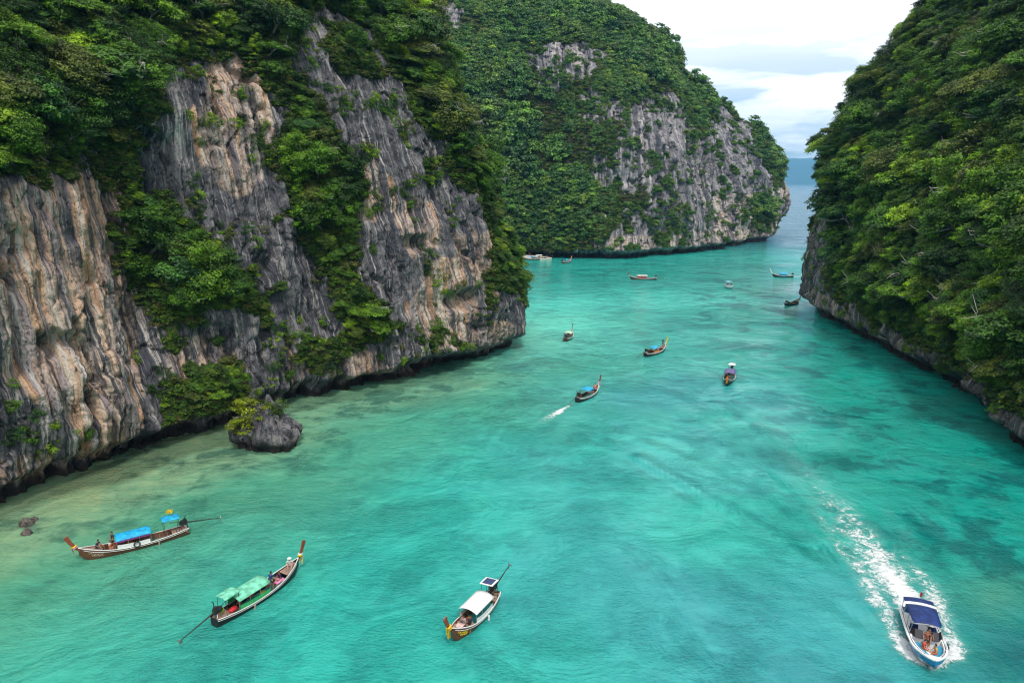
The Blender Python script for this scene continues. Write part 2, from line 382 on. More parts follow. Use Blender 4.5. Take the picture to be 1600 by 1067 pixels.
# --- left cliff
L_ROCKS = [
 [(-60, 262), (60, 255), (165, 285), (205, 330), (232, 520), (262, 640), (262, 720), (150, 800), (-60, 830)],       # tan pillar
 [(232, 105), (300, 85), (350, 70), (440, 95), (440, 305), (350, 300), (235, 305)],                               # streaked upper wall
 [(225, 520), (260, 470), (330, 470), (400, 440), (390, 590), (380, 700), (220, 700)],
 [(395, 300), (450, 290), (520, 480), (530, 560), (650, 640), (440, 660), (380, 640), (395, 560), (420, 480), (370, 390), (340, 330)],
 [(450, 20), (560, 15), (610, 110), (655, 190), (705, 235), (722, 300), (755, 330), (800, 380), (830, 560), (640, 640), (560, 560), (560, 300), (510, 190), (470, 120)],
 [(270, 300), (440, 300), (390, 420), (300, 400)],
]
L_GREEN = [
 [(448, 190), (496, 180), (535, 240), (568, 300), (562, 400), (578, 470), (550, 530), (520, 460), (500, 420), (470, 340)],
 [(505, 60), (560, 50), (590, 100), (560, 130), (510, 120)],
 [(755, 385), (800, 370), (835, 400), (835, 490), (795, 470), (762, 440)],
 [(690, 370), (800, 300), (800, 350), (730, 340)],
 [(190, 330), (330, 355), (340, 460), (290, 530), (222, 510)],
 [(238, 590), (385, 570), (385, 650), (290, 690), (238, 670)],
 [(345, 440), (410, 470), (400, 500), (340, 470)],
 [(540, 470), (640, 490), (620, 520), (560, 540)],
 [(415, 310), (470, 310), (470, 360), (420, 350)],
 [(630, 380), (660, 385), (660, 430), (625, 410)],
 [(440, 540), (500, 530), (500, 570), (440, 570)],
]
L_TANS = [(110, 450, 135, 200, .86), (170, 620, 60, 110, .66), (70, 740, 80, 40, .5), (370, 200, 60, 110, .75), (300, 430, 50, 90, .55), (320, 580, 60, 60, .5), (590, 300, 45, 45, .7),
          (650, 360, 45, 50, .6), (690, 480, 45, 70, .72), (740, 430, 40, 80, .5), (770, 530, 60, 35, .5), (580, 590, 60, 35, .5), (690, 590, 60, 20, .6), (400, 640, 60, 30, .45), (470, 580, 30, 30, .5)]
L_DENTS = [(650, 378, 34, 14, 2.2), (730, 468, 26, 16, 2.6), (690, 570, 75, 14, 2.6), (600, 595, 30, 12, 1.4), (245, 400, 40, 130, 3.0), (500, 380, 40, 160, 2.2), (330, 560, 60, 50, 1.6),
           (120, 640, 90, 60, -1.2), (110, 450, 20, 120, 1.0), (35, 500, 14, 140, .9), (150, 500, 12, 160, 1.1), (180, 600, 30, 80, -.8), (690, 490, 30, 50, 1.2), (590, 330, 60, 14, .9), (420, 210, 20, 110, .8), (780, 500, 30, 40, -1.0)]
def st(base, dirx, diry, prof, zt, dt):
    n = math.hypot(dirx, diry); return (base, (base[0]+dirx/n*dt, base[1]+diry/n*dt, zt), prof)
LST = [
 st((-92, -60), -1, .1, [(0, 0), (34, 3), (60, 22)], 84, 46),
 st((-76, 5), -1, .2, [(0, 0), (34, 3), (60, 22)], 84, 46),
 st((-66, 45), -.9, .35, [(0, 0), (34, 3), (48, 12), (60, 22)], 84, 46),
 st(W(0, 806), -.85, .5, [(0, 0), (20, .3), (34, 1.5), (38, 4), (48, 11), (60, 21)], 84, 46),
 st(W(120, 752), -.8, .55, [(0, 0), (12, -.5), (25, .5), (34, 2), (39, 5), (48, 10), (60, 19)], 84, 46),
 st(W(215, 718), -.8, .58, [(0, 0), (6, 0), (20, 1.5), (32, 4), (38, 9), (50, 12), (62, 20)], 85, 46),
 st(W(262, 699), -.78, .6, [(0, 0), (4, .6), (9, 3.5), (20, 7.5), (34, 11), (50, 13), (58, 19)], 86, 46),
 st(W(330, 683), -.75, .62, [(0, 0), (8, 1.2), (20, 5.5), (33, 9), (50, 11), (58, 18)], 88, 46),
 st(W(445, 637), -.72, .66, [(0, 0), (8, .4), (20, 2.5), (35, 7), (50, 12), (62, 19)], 92, 46),
 st(W(540, 617), -.72, .66, [(0, 0), (5, -.3), (15, 1.4), (28, 5), (40, 7.5), (56, 12.5), (68, 20)], 95, 46),
 st(W(620, 602), -.74, .64, [(0, .8), (5, -.5), (15, .6), (28, 3), (40, 6.5), (56, 13), (70, 22)], 96, 46),
 st(W(700, 582), -.76, .62, [(0, 2), (3.2, 1.8), (5, -.6), (15, 0), (28, 2.5), (40, 7), (56, 14), (70, 24)], 97, 46),
 st(W(770, 562), -.84, .54, [(0, 1.2), (3.5, .2), (14, -.4), (26, 2.2), (38, 6), (56, 14.5), (72, 25)], 98, 45),
 st(W(806, 543), -.95, .30, [(0, .5), (3, 0), (12, 0), (12.1, .3), (24, 5), (37, 9), (58, 17.5), (72, 25)], 98, 42),
 st((2.5, 159), -1.0, -.1, [(0, 0), (12, 1.5), (24, 6), (37, 10.5), (58, 18.5), (72, 27)], 98, 40),
 st((-6, 171), -.9, -.5, [(0, 0), (24, 3), (40, 9), (70, 26)], 98, 38),
 st((-30, 180), -.6, -.8, [(0, 0), (24, 3), (40, 9), (70, 24)], 97, 34),
 st((-75, 196), -.3, -.9, [(0, 0), (24, 3), (40, 9), (70, 24)], 97, 34),
]
CL = make_cliff('left_cliff', LST, 1000, 400, M_ROCK_L, L_ROCKS, L_TANS, L_DENTS, .8, 1.9, 1.0, 1, greens=L_GREEN, edge=1.7, notch=2.4)

# --- far headland
H_ROCKS = [
 [(985, 150), (1040, 135), (1075, 165), (1090, 235), (1105, 205), (1135, 168), (1172, 200), (1200, 262), (1190, 320), (1175, 390), (1100, 410), (900, 412), (840, 400), (930, 385), (935, 300), (955, 215)],
 [(860, 50), (945, 70), (935, 130), (880, 130)], [(805, 75), (870, 70), (882, 160), (820, 140)],
 [(660, 0), (720, 0), (725, 55), (690, 50)], [(1198, 300), (1225, 272), (1250, 280), (1255, 380), (1160, 395), (1180, 355)],
 [(900, 160), (955, 150), (960, 200), (915, 190)], [(755, 5), (775, 5), (775, 35), (758, 35)], [(1110, 300), (1170, 300), (1170, 400), (1110, 400)],
]
H_GREEN = [[(975, 285), (1005, 290), (1010, 330), (975, 335), (955, 320)], [(930, 355), (985, 350), (975, 385), (930, 375)],
           [(1172, 320), (1196, 300), (1200, 350), (1176, 370)]]
H_TANS = [(1160, 350, 50, 60, .7), (1040, 380, 160, 18, .6), (1230, 330, 20, 60, .75), (1110, 310, 40, 80, .35), (890, 90, 30, 30, .35), (700, 30, 30, 30, .3)]
def sh(base, px, py, Y, prof):
    t = AT(px, py, Y); d = math.hypot(t[0]-base[0], t[1]-base[1])
    return (base, t, [(z*t[2], s*d) for z, s in prof])
PF = [(0, 0), (.04, -.02), (.2, .06), (.45, .24), (.7, .50), (.88, .78)]
HST = [
 ((-170, 290), (-190, 400, 150), [(0, 0), (60, 20), (100, 55)]),
 ((-90, 300), (-110, 405, 152), [(0, 0), (60, 20), (100, 55)]),
 ((-35, 310), (-45, 410, 154), [(0, 0), (60, 18), (100, 50)]),
 sh(W(812, 402), 770, -25, 405, PF),
 sh(W(870, 403), 850, -4, 405, PF),
 sh(W(940, 405), 925, 2, 405, PF),
 sh(W(1010, 403), 985, 25, 405, PF),
 sh(W(1070, 398), 1035, 58, 405, PF),
 sh(W(1120, 391), 1066, 105, 408, [(0, 0), (.05, -.03), (.25, .10), (.5, .35), (.8, .72)]),
 sh(W(1165, 383), 1105, 142, 420, [(0, 0), (.05, -.03), (.3, .10), (.6, .38), (.85, .75)]),
 sh(W(1200, 375), 1145, 178, 440, [(0, .02), (.08, -.05), (.35, .03), (.65, .3), (.85, .7)]),
 sh(W(1216, 370), 1180, 200, 455, [(0, .12), (.1, .02), (.25, -.12), (.42, -.08), (.6, .15), (.8, .5)]),
 ((181, 468), AT(1188, 215, 470), [(0, 5), (8, 2), (16, -4), (26, -5), (36, -1), (44, 5), (52, 12)]),
 ((183, 485), AT(1185, 222, 488), [(0, 5), (8, 2), (16, -4), (26, -5), (36, -1), (44, 6), (52, 14)]),
 ((170, 520), (150, 500, 70), [(0, 0), (26, -1), (40, 6)]),
 ((130, 545), (120, 515, 90), [(0, 0), (26, 2), (40, 8)]),
]
CH = make_cliff('far_headland', HST, 640, 260, M_ROCK_H, H_ROCKS, H_TANS, [], .75, 7.5, 1.9, 101, notch=2.6, greens=H_GREEN, edge=1.25)

# --- right cliff
R_ROCKS = [
 [(1495, -10), (1570, -10), (1565, 30), (1530, 45), (1500, 25)],
 [(1245, 430), (1262, 350), (1285, 300), (1296, 330), (1290, 420), (1320, 470), (1370, 515), (1430, 555), (1500, 610), (1580, 670), (1610, 760), (1400, 620), (1240, 520)],
 [(1340, 110), (1360, 110), (1350, 200), (1330, 220)],
]
R_TANS = [(1290, 480, 40, 25, .6), (1275, 470, 20, 20, .7), (1400, 535, 60, 25, .35), (1530, 20, 40, 25, .3)]
def sr(base, prof, zt=108, dt=62, dirx=1.0, diry=.12):
    return st(base, dirx, diry, prof, zt, dt)
PR = [(0, 0), (3, -.6), (8, .8), (20, 5), (35, 12), (57, 26), (80, 42)]
PR2 = [(0, .3), (3, -.4), (8, .2), (20, 2), (35, 6), (57, 17), (80, 31)]
PT = [(0, .6), (4, -.3), (10, -.6), (24, 1), (35, 3), (57, 12), (80, 28)]
RST = [
 sr((70, -70), PR, diry=0), sr((66, -10), PR, diry=0), sr((66, 40), PR, diry=0), sr((67, 68), PR, diry=0),
 sr(W(1603, 725), PR), sr(W(1560, 690), PR), sr(W(1500, 634), PR), sr(W(1400, 570), PR), sr(W(1340, 532), PR2, dt=56, diry=.05), sr(W(1300, 510), PR2, dt=52, diry=0),
 sr(W(1268, 497), PT, dt=48, diry=-.02), sr((81.0, 190), PT, dt=48, diry=-.05), sr((86, 199), PT, dt=44, diry=-.25), sr((98, 208), PT, dt=44, diry=-.6), sr((125, 216), PT, dt=44, diry=-1.4),
 sr((170, 220), PT, dt=44, dirx=.4, diry=-1.4),
]
CR = make_cliff('right_cliff', RST, 640, 250, M_ROCK_R, R_ROCKS, R_TANS, [(1290, 300, 20, 80, 1.2), (1440, 590, 60, 14, 1.0)], .7, 2.4, 1.1, 201, notch=2.4, waterband=5.0, edge=1.3)

# ------------------------------------------------------------------ what the frame shows of the land
ZB = np.full((134, 200), 1e9)
for c in (CL, CH, CR):
    px, py, dep = proj(c['G'][::1, ::1])
    ix = (px/8).astype(int); iy = (py/8).astype(int)
    ok = (px >= 0) & (ix < 200) & (py >= 0) & (iy < 134)
    np.minimum.at(ZB, (iy[ok], ix[ok]), dep[ok])
def seen(P, tol):
    px, py, dep = proj(P)
    ix = np.clip((px/8).astype(int), 0, 199); iy = np.clip((py/8).astype(int), 0, 133)
    near = (px > -420) & (px < 2100) & (py > -260) & (py < 1300)          # the land goes on wooded past the frame
    inside = (px > -5) & (px < 1605) & (py > -5) & (py < 1075)
    return near & (~inside | (dep < ZB[iy, ix]+tol)), px, py, dep

# ------------------------------------------------------------------ foliage meshes
def cards(C, N, size, r, fold=.0, aspect=1.7):
    """quads with centre C, facing N"""
    n = len(C); N = N/np.linalg.norm(N, axis=1)[:, None]
    a = r.normal(size=(n, 3)); a -= N*(a*N).sum(1)[:, None]; a /= np.linalg.norm(a, axis=1)[:, None]
    b = np.cross(N, a); s = size*(.6+.8*r.random(n))
    a = a*(s*aspect**.5)[:, None]*.5; b = b*(s/aspect**.5)[:, None]*.5
    V = np.stack([C-a, C+b*1.0-a*.1, C+a, C-b*1.0-a*.1], 1).reshape(-1, 3)
    return V, np.arange(n*4).reshape(-1, 4)
def crown_mesh(name, mat, pads, per, size, seed, flat=.62, spread=1.0, padr=(.20, .36), thick=.62, bottom=1.25, lift=.55):
    r = np.random.default_rng(seed); Vs = []; tones = []
    lx, ly = r.normal(size=2)*.16
    for i in range(pads):
        th = r.random()*2*math.pi; ph = math.acos(1-r.random()*bottom); rad = .45+.50*r.random()
        c = np.array([math.sin(ph)*math.cos(th)*rad*spread+lx*math.cos(ph), math.sin(ph)*math.sin(th)*rad*spread+ly*math.cos(ph), math.cos(ph)*rad*flat])
        pr = r.uniform(*padr); n = int(per*(pr/padr[1])**2)
        d = r.normal(size=(n, 3)); d[:, 2] = np.abs(d[:, 2])*np.where(r.random(n) < .78, 1, -1); d /= np.linalg.norm(d, axis=1)[:, None]
        lump = 1+.30*np.sin(d[:, 0]*5+i)*np.cos(d[:, 1]*6+2*i)+.2*np.sin(d[:, 2]*7+i)
        C = c + d*np.array([pr*r.uniform(.8, 1.25), pr*r.uniform(.8, 1.25), pr*thick])*(lump*(.62+.48*r.random(n)))[:, None]
        N = d*np.array([.8, .8, 1.0])+np.array([0, 0, lift])+r.normal(size=(n, 3))*.5
        V, _ = cards(C, N, size, r); Vs.append(V)
        tone = np.clip(r.normal(.42, .24), .0, 1)
        tones.append(np.repeat(np.clip(tone + r.normal(size=n)*.16, 0, 1.2), 4))
    V = np.concatenate(Vs); F = np.arange(len(V)).reshape(-1, 4)
    return mesh_from(name, V, F, mat, False, {'tone': np.concatenate(tones)})
def tube(pts, rad, sides=6):
    pts = np.array(pts, float); n = len(pts); V = []
    for i in range(n):
        t = pts[min(i+1, n-1)]-pts[max(i-1, 0)]; t /= np.linalg.norm(t)+1e-9
        a = np.cross(t, [0, 0, 1] if abs(t[2]) < .9 else [1, 0, 0]); a /= np.linalg.norm(a); b = np.cross(t, a)
        for k in range(sides):
            q = 2*math.pi*k/sides; V.append(pts[i]+rad[i]*(math.cos(q)*a+math.sin(q)*b))
    F = []
    for i in range(n-1):
        for k in range(sides):
            F.append([i*sides+k, i*sides+(k+1) % sides, (i+1)*sides+(k+1) % sides, (i+1)*sides+k])
    return np.array(V), np.array(F)
def join(parts):
    Vs, Fs, o = [], [], 0
    for V, F in parts: Vs.append(V); Fs.append(np.asarray(F)+o); o += len(V)
    return np.concatenate(Vs), np.concatenate(Fs)
def trunk_mesh(name, seed, lean=.38, h=.72):
    r = np.random.default_rng(seed); P = []
    top = np.array([lean, 0, h])
    pts = [np.array([-.15, 0, -.15]), np.array([lean*.35, .03, h*.3]), np.array([lean*.75, -.02, h*.65]), top]
    P.append(tube(pts, [.075, .06, .045, .03]))
    for i in range(6):
        th = r.random()*6.28; st_ = pts[2]*(1-.3*r.random())+pts[1]*.0; e = top+np.array([math.cos(th)*.62, math.sin(th)*.62, .18+.25*r.random()])
        P.append(tube([st_, (st_+e)/2+np.array([0, 0, .08]), e], [.035, .024, .01], 5))
    V, F = join(P); return mesh_from(name, V, F, M_BARK, True)

LEAN, HT = .38, .72
def branch_mesh(seed):
    r = np.random.default_rng(seed); P = []
    p0 = np.array([.3, 0, .5]); th = r.uniform(-1.2, 1.2); e = p0+np.array([math.cos(th)*1.0, math.sin(th)*1.0, .25+.5*r.random()])
    m1 = (p0+e)/2+r.normal(size=3)*.07; P.append(tube([p0, m1, e], [.035, .026, .010], 5))
    for k in range(5):
        s0 = m1+(e-m1)*r.random(); P.append(tube([s0, s0+r.normal(size=3)*np.array([.12, .12, .06])+(e-m1)*.3, s0+(e-m1)*.5+r.normal(size=3)*.2], [.018, .012, .006], 4))
    V, F = join(P); return mesh_from('bare_branch', V, F, M_DEADWOOD, True)
SPEC = [dict(pads=46, flat=.85), dict(pads=40, flat=.62, spread=1.1), dict(pads=52, flat=1.05, spread=.85, bottom=1.6), dict(pads=34, flat=.42, spread=1.2, thick=.42, lift=.9),
        dict(pads=44, flat=.95, bottom=1.7, padr=(.16, .30)), dict(pads=30, flat=.5, spread=1.15, padr=(.24, .42), thick=.45, lift=.8), dict(pads=60, flat=.8, padr=(.13, .26)), dict(pads=38, flat=1.25, spread=.75, bottom=1.7)]
NEAR = [crown_mesh('crown', M_LEAF, per=(190 if s_['pads'] > 50 else 260)*(.75 if i in (2, 5) else 1), size=(.058, .072, .085, .062, .050, .095, .066, .078)[i], seed=11+i, **s_) for i, s_ in enumerate(SPEC)]
for me in NEAR:
    a = np.zeros(len(me.vertices)*3, np.float32); me.vertices.foreach_get('co', a); a = a.reshape(-1, 3)+np.array([LEAN, 0, HT], np.float32); me.vertices.foreach_set('co', a.ravel())
BRANCH = [branch_mesh(60+i) for i in range(4)]
TRUNK = [trunk_mesh('trunk', 5+i) for i in range(4)]
SHRUB = [crown_mesh('shrub', M_LEAF, 22, 130, .10, 41+i, flat=1.0, padr=(.22, .42), thick=.85, bottom=2.0, lift=.3) for i in range(4)]
YSHRUB = crown_mesh('shrub', M_YELLOW, 26, 150, .09, 47, flat=.8, padr=(.2, .4), bottom=1.7)
SRC = bpy.data.collections.new('plant_sources')       # not linked to the scene
def src(me): o = bpy.data.objects.new(me.name, me); SRC_.objects.link(o); return o
def src_collection(name, meshes):
    c = bpy.data.collections.new(name)
    for i, me in enumerate(meshes):
        o = bpy.data.objects.new('%s_%d' % (name, i), me); c.objects.link(o)
    return c
FARM = [crown_mesh('far_crown', M_LEAF_FAR, 18, 70, (.14, .18, .22)[i % 3], 71+i, flat=(.68, .9, 1.1)[i % 3], padr=(.22, .46)) for i in range(6)]
UNDM = [crown_mesh('clump', M_UNDER, 9, 60, .20, 91+i, flat=.6, padr=(.3, .55)) for i in range(5)]
C_NEAR = src_collection('src_crowns', NEAR); C_FAR = src_collection('src_far', FARM); C_UND = src_collection('src_clumps', UNDM); C_SHR = src_collection('src_shrubs', SHRUB)

def scatter_stuff(name, P, rotz, scl, idx, coll, label, cat=None, mat=None, tilt=.0):
    me = bpy.data.meshes.new(name); me.vertices.add(len(P)); me.vertices.foreach_set('co', np.asarray(P, np.float32).ravel())
    a = me.attributes.new('rz', 'FLOAT', 'POINT'); a.data.foreach_set('value', np.asarray(rotz, np.float32))
    a = me.attributes.new('sc', 'FLOAT_VECTOR', 'POINT'); a.data.foreach_set('vector', np.asarray(scl, np.float32).ravel())
    a = me.attributes.new('ix', 'INT', 'POINT'); a.data.foreach_set('value', np.asarray(idx, np.int32))
    o = add_obj(name, me, kind='stuff', label=label)
    if cat: o['category'] = cat
    g = bpy.data.node_groups.new(name+'_nodes', 'GeometryNodeTree')
    g.interface.new_socket('Geometry', in_out='INPUT', socket_type='NodeSocketGeometry'); g.interface.new_socket('Geometry', in_out='OUTPUT', socket_type='NodeSocketGeometry')
    N = g.nodes; Lk = g.links
    gi = N.new('NodeGroupInput'); go = N.new('NodeGroupOutput')
    ci = N.new('GeometryNodeCollectionInfo'); ci.inputs[0].default_value = coll; ci.inputs['Separate Children'].default_value = True; ci.inputs['Reset Children'].default_value = True
    iop = N.new('GeometryNodeInstanceOnPoints'); iop.inputs['Pick Instance'].default_value = True
    def at(nm, dt):
        n = N.new('GeometryNodeInputNamedAttribute'); n.data_type = dt; n.inputs[0].default_value = nm; return n.outputs[0]
    cx = N.new('ShaderNodeCombineXYZ'); Lk.new(at('rz', 'FLOAT'), cx.inputs[2]); cx.inputs[1].default_value = tilt
    Lk.new(gi.outputs[0], iop.inputs['Points']); Lk.new(ci.outputs[0], iop.inputs['Instance'])
    Lk.new(at('ix', 'INT'), iop.inputs['Instance Index']); Lk.new(cx.outputs[0], iop.inputs['Rotation']); Lk.new(at('sc', 'FLOAT_VECTOR'), iop.inputs['Scale'])
    Lk.new(iop.outputs[0], go.inputs[0])
    md = o.modifiers.new('scatter', 'NODES'); md.node_group = g
    return o

def sample(c, n, r, vmin=.5):
    """n random surface points with veg > vmin, weighted by area; returns point, outward angle"""
    G = c['G']; A = G[1:, :-1]-G[:-1, :-1]; B_ = G[:-1, 1:]-G[:-1, :-1]
    ar = np.linalg.norm(np.cross(A, B_), axis=-1)*(c['veg'][:-1, :-1] > vmin)
    S, _, _, _ = seen(G[:-1, :-1], 25); ar = ar*S
    p = ar.ravel()/ar.sum(); k = r.choice(p.size, n, p=p)
    i, j = np.unravel_index(k, ar.shape); u, v = r.random((2, n, 1))
    P = G[i, j]+A[i, j]*u+B_[i, j]*v
    d = -c['inn'][i]
    return P, np.arctan2(d[:, 1], d[:, 0]), c['vb'][i, j]
def thin(P, rad, k):
    """greedy spacing: keep points further apart than k*(ri+rj)"""
    keep = []; cell = max(rad.max()*2*k, .5); grid = {}
    for q in range(len(P)):
        c = tuple((P[q]//cell).astype(int)); ok = True
        for a in (-1, 0, 1):
            for b in (-1, 0, 1):
                for e in (-1, 0, 1):
                    for m in grid.get((c[0]+a, c[1]+b, c[2]+e), ()):
                        if ((P[q]-P[m])**2).sum() < (k*(rad[q]+rad[m]))**2: ok = False; break
                    if not ok: break
                if not ok: break
            if not ok: break
        if ok: grid.setdefault(c, []).append(q); keep.append(q)
    return np.array(keep)

r = np.random.default_rng(3)
# trees of the two near cliffs
cand = []
for c, n, lo, hi, k in ((CL, 23000, .9, 4.6, .46), (CR, 25000, 1.0, 5.0, .46)):
    P, ang, vb = sample(c, n, r, .5)
    cl = smooth(fbm(P[:, 0]/9, P[:, 1]/9, P[:, 2]/9, 2, 555), .35, .65)
    rad = lo+(hi-lo)*r.random(n)**1.9*(.45+.55*cl); rad *= .20+.80*smooth(vb, .52, 1.0)
    tx_, ty_, _ = proj(P); rad *= np.where((tx_ > 740) & (tx_ < 880) & (ty_ > 300) & (c is CL), .62, 1.0)
    o = np.argsort(-rad); P, ang, rad = P[o], ang[o], rad[o]
    kp = thin(P, rad, k)
    P, ang, rad = P[kp], ang[kp], rad[kp]
    cand.append((P, ang, rad, np.full(len(P), 0 if c is CL else 1)))
P = np.concatenate([x[0] for x in cand]); ang = np.concatenate([x[1] for x in cand]); rad = np.concatenate([x[2] for x in cand]); side = np.concatenate([x[3] for x in cand])
tp = P+np.stack([np.cos(ang)*.38*rad, np.sin(ang)*.38*rad, .72*rad], 1)
vis, px, py, dep = seen(tp, 5)
vis &= (px > 0) & (px < 1600) & (py > 0) & (py < 1060)
score = np.where(vis, rad/dep, 0); order = np.argsort(-score)
indiv = order[:290]; rest = order[290:]
print('tree candidates', len(P), 'visible', vis.sum())
def region(px, py, side):
    if side == 0:
        if py < 270 and px < 240: return 'high above the tan rock pillar' if py < 110 else 'on the rim of the tan pillar'
        if px < 460 and py < 130: return 'above the streaked rock wall'
        if px < 440 and py >= 560: return 'low behind the small islet'
        if px < 440: return 'in the gully beside the tan pillar'
        if px < 620 and py >= 160: return 'in the middle green strip, left cliff'
        if py < 110: return 'atop the left cliff before the headland'
        if py < 300: return 'on the left cliff outer shoulder'
        return 'hanging near the left cliff tip'
    if px < 1330: return 'on the right cliff channel edge' if py > 230 else 'on the skyline of the right cliff'
    if py < 120: return 'high up near the right cliff rock patch'
    if py < 260: return 'on the upper right cliff' if px < 1470 else 'on the upper right cliff, outermost'
    if py < 400: return 'halfway up the right cliff' if px < 1470 else 'halfway up the right cliff, outermost'
    if py < 520: return 'on the lower right cliff' if px < 1470 else 'low on the right cliff, outermost'
    return 'overhanging the water, right cliff'
tone_n = fbm(P[:, 0]/14, P[:, 1]/14, P[:, 2]/14, 3, 4242)
LBL = {0: 'bushy green tree clinging to the left cliff among many others', 1: 'bushy green tree clinging to the right cliff among many others'}
GRP = {0: 'trees on the left cliff', 1: 'trees on the right cliff'}
for q in indiv:
    i = int(r.integers(len(NEAR))); s = float(rad[q])
    root = bpy.data.objects.new('tree', None); COL.objects.link(root)
    root.location = P[q]; root.rotation_euler = (float(r.normal()*.14), float(.34+r.normal()*.16), float(ang[q]+r.normal()*.4)); root.scale = (s, s*float(r.uniform(.8, 1.2)), s*float(r.uniform(.75, 1.2)))
    
    ti = int(r.choice(7, p=[.20, .26, .22, .12, .12, .03, .05])) if tone_n[q] < .53 else int(r.choice(7, p=[.06, .14, .26, .14, .27, .09, .04]))
    sz = 'large' if s > 2.5 else ('medium-sized' if s > 1.5 else 'small')
    shp = ('round', 'spreading', 'tall', 'flat-topped', 'dense round', 'layered', 'bushy', 'tall narrow')[i]
    root['label'] = '%s %s %s tree %s' % (sz, shp, TINTS[ti][0], region(px[q], py[q], int(side[q]))); root['category'] = 'tree'; root['group'] = GRP[int(side[q])]
    cw = add_obj('crown', NEAR[i], root); cw.material_slots[0].link = 'OBJECT'; cw.material_slots[0].material = M_TINT[ti]
    add_obj('trunk', TRUNK[i % 4], root)
    if r.random() < .30: add_obj('bare_branch', BRANCH[int(r.integers(4))], root)
q_ = 0
for (sx_, sy_, Y_, s_t, ti, lb) in ((1288, 262, 178, 2.4, 0, 'dark tree leaning out over the channel above the gap to the island'), (1292, 232, 182, 2.2, 6, 'bluish tree just above the one leaning over the channel'), (1385, 78, 180, 2.4, 0, 'dark tree standing proud on the right skyline'), (1350, 112, 182, 1.9, 2, 'smaller tree on the right skyline below the tall dark one'),
                                   (1318, 168, 182, 1.8, 0, 'dark round tree on the right skyline in line with the clouds'), (1292, 205, 182, 1.6, 3, 'olive tree on the right skyline beside the low clouds')):
    p_ = AT(sx_, sy_, Y_); root = bpy.data.objects.new('tree', None); COL.objects.link(root)
    root.location = (p_[0]+.5*s_t, p_[1], p_[2]-.75*s_t); root.rotation_euler = (0, 0, math.pi); root.scale = (s_t*1.15, s_t, s_t)
    root['label'] = lb; root['category'] = 'tree'; root['group'] = GRP[1]
    cw = add_obj('crown', NEAR[(0, 7, 4, 0, 6, 5)[q_]], root); cw.material_slots[0].link = 'OBJECT'; cw.material_slots[0].material = M_TINT[ti]; add_obj('trunk', TRUNK[q_ % 4], root); q_ += 1
q = rest; n = len(q)
for sd, nm, lb in ((0, 'left_forest', 'dense green treetops covering the left cliff between its larger trees'), (1, 'right_forest', 'dense green treetops covering the right cliff between its larger trees')):
    m = q[side[q] == sd]
    s3 = np.stack([rad[m], rad[m], rad[m]*r.uniform(.8, 1.15, len(m))], 1)
    scatter_stuff(nm, P[m], ang[m]+r.normal(size=len(m))*.4, s3, r.integers(len(NEAR), size=len(m)), C_NEAR, lb, tilt=.38)
# headland trees
P, ang, vb = sample(CH, 31000, r, .45); rad = (1.1+4.4*r.random(len(P))**2.0*(.4+.6*smooth(fbm(P[:, 0]/22, P[:, 1]/22, P[:, 2]/22, 2, 77), .35, .65)))*(.28+.72*smooth(vb, .45, 1.0)); sp = smooth(fbm(P[:, 0]/16, P[:, 1]/16, P[:, 2]/30, 3, 99), .36, .44) > r.random(len(P)); P, ang, rad = P[sp], ang[sp], rad[sp]
o = np.argsort(-rad); P, ang, rad = P[o], ang[o], rad[o]; kp = thin(P, rad, .44); P, ang, rad = P[kp], ang[kp], rad[kp]
print('headland trees', len(P))
Pc = P+np.stack([np.cos(ang)*.25*rad, np.sin(ang)*.25*rad, .45*rad], 1)
scatter_stuff('headland_forest', Pc, ang+r.normal(size=len(P))*.4, np.stack([rad, rad, rad*r.uniform(.8, 1.2, len(P))], 1), r.integers(len(FARM), size=len(P)), C_FAR, 'green and olive forest clothing the far headland', tilt=.35)
# undergrowth
for c, n, lo, hi, vm, nm in ((CL, 24000, .45, 1.1, .22, 'left_undergrowth'), (CR, 24000, .5, 1.2, .22, 'right_undergrowth'), (CH, 11000, .8, 2.0, .15, 'headland_undergrowth')):
    P, ang, vb = sample(c, n, r, vm); rad = lo+(hi-lo)*r.random(n)**2
    scatter_stuff(nm, P+np.array([0, 0, .1]), r.random(n)*6.28, np.stack([rad]*3, 1), r.integers(len(UNDM), size=n), C_UND, 'low bushes, creepers and grass on the ledges of the '+c['name'].replace('_', ' '))

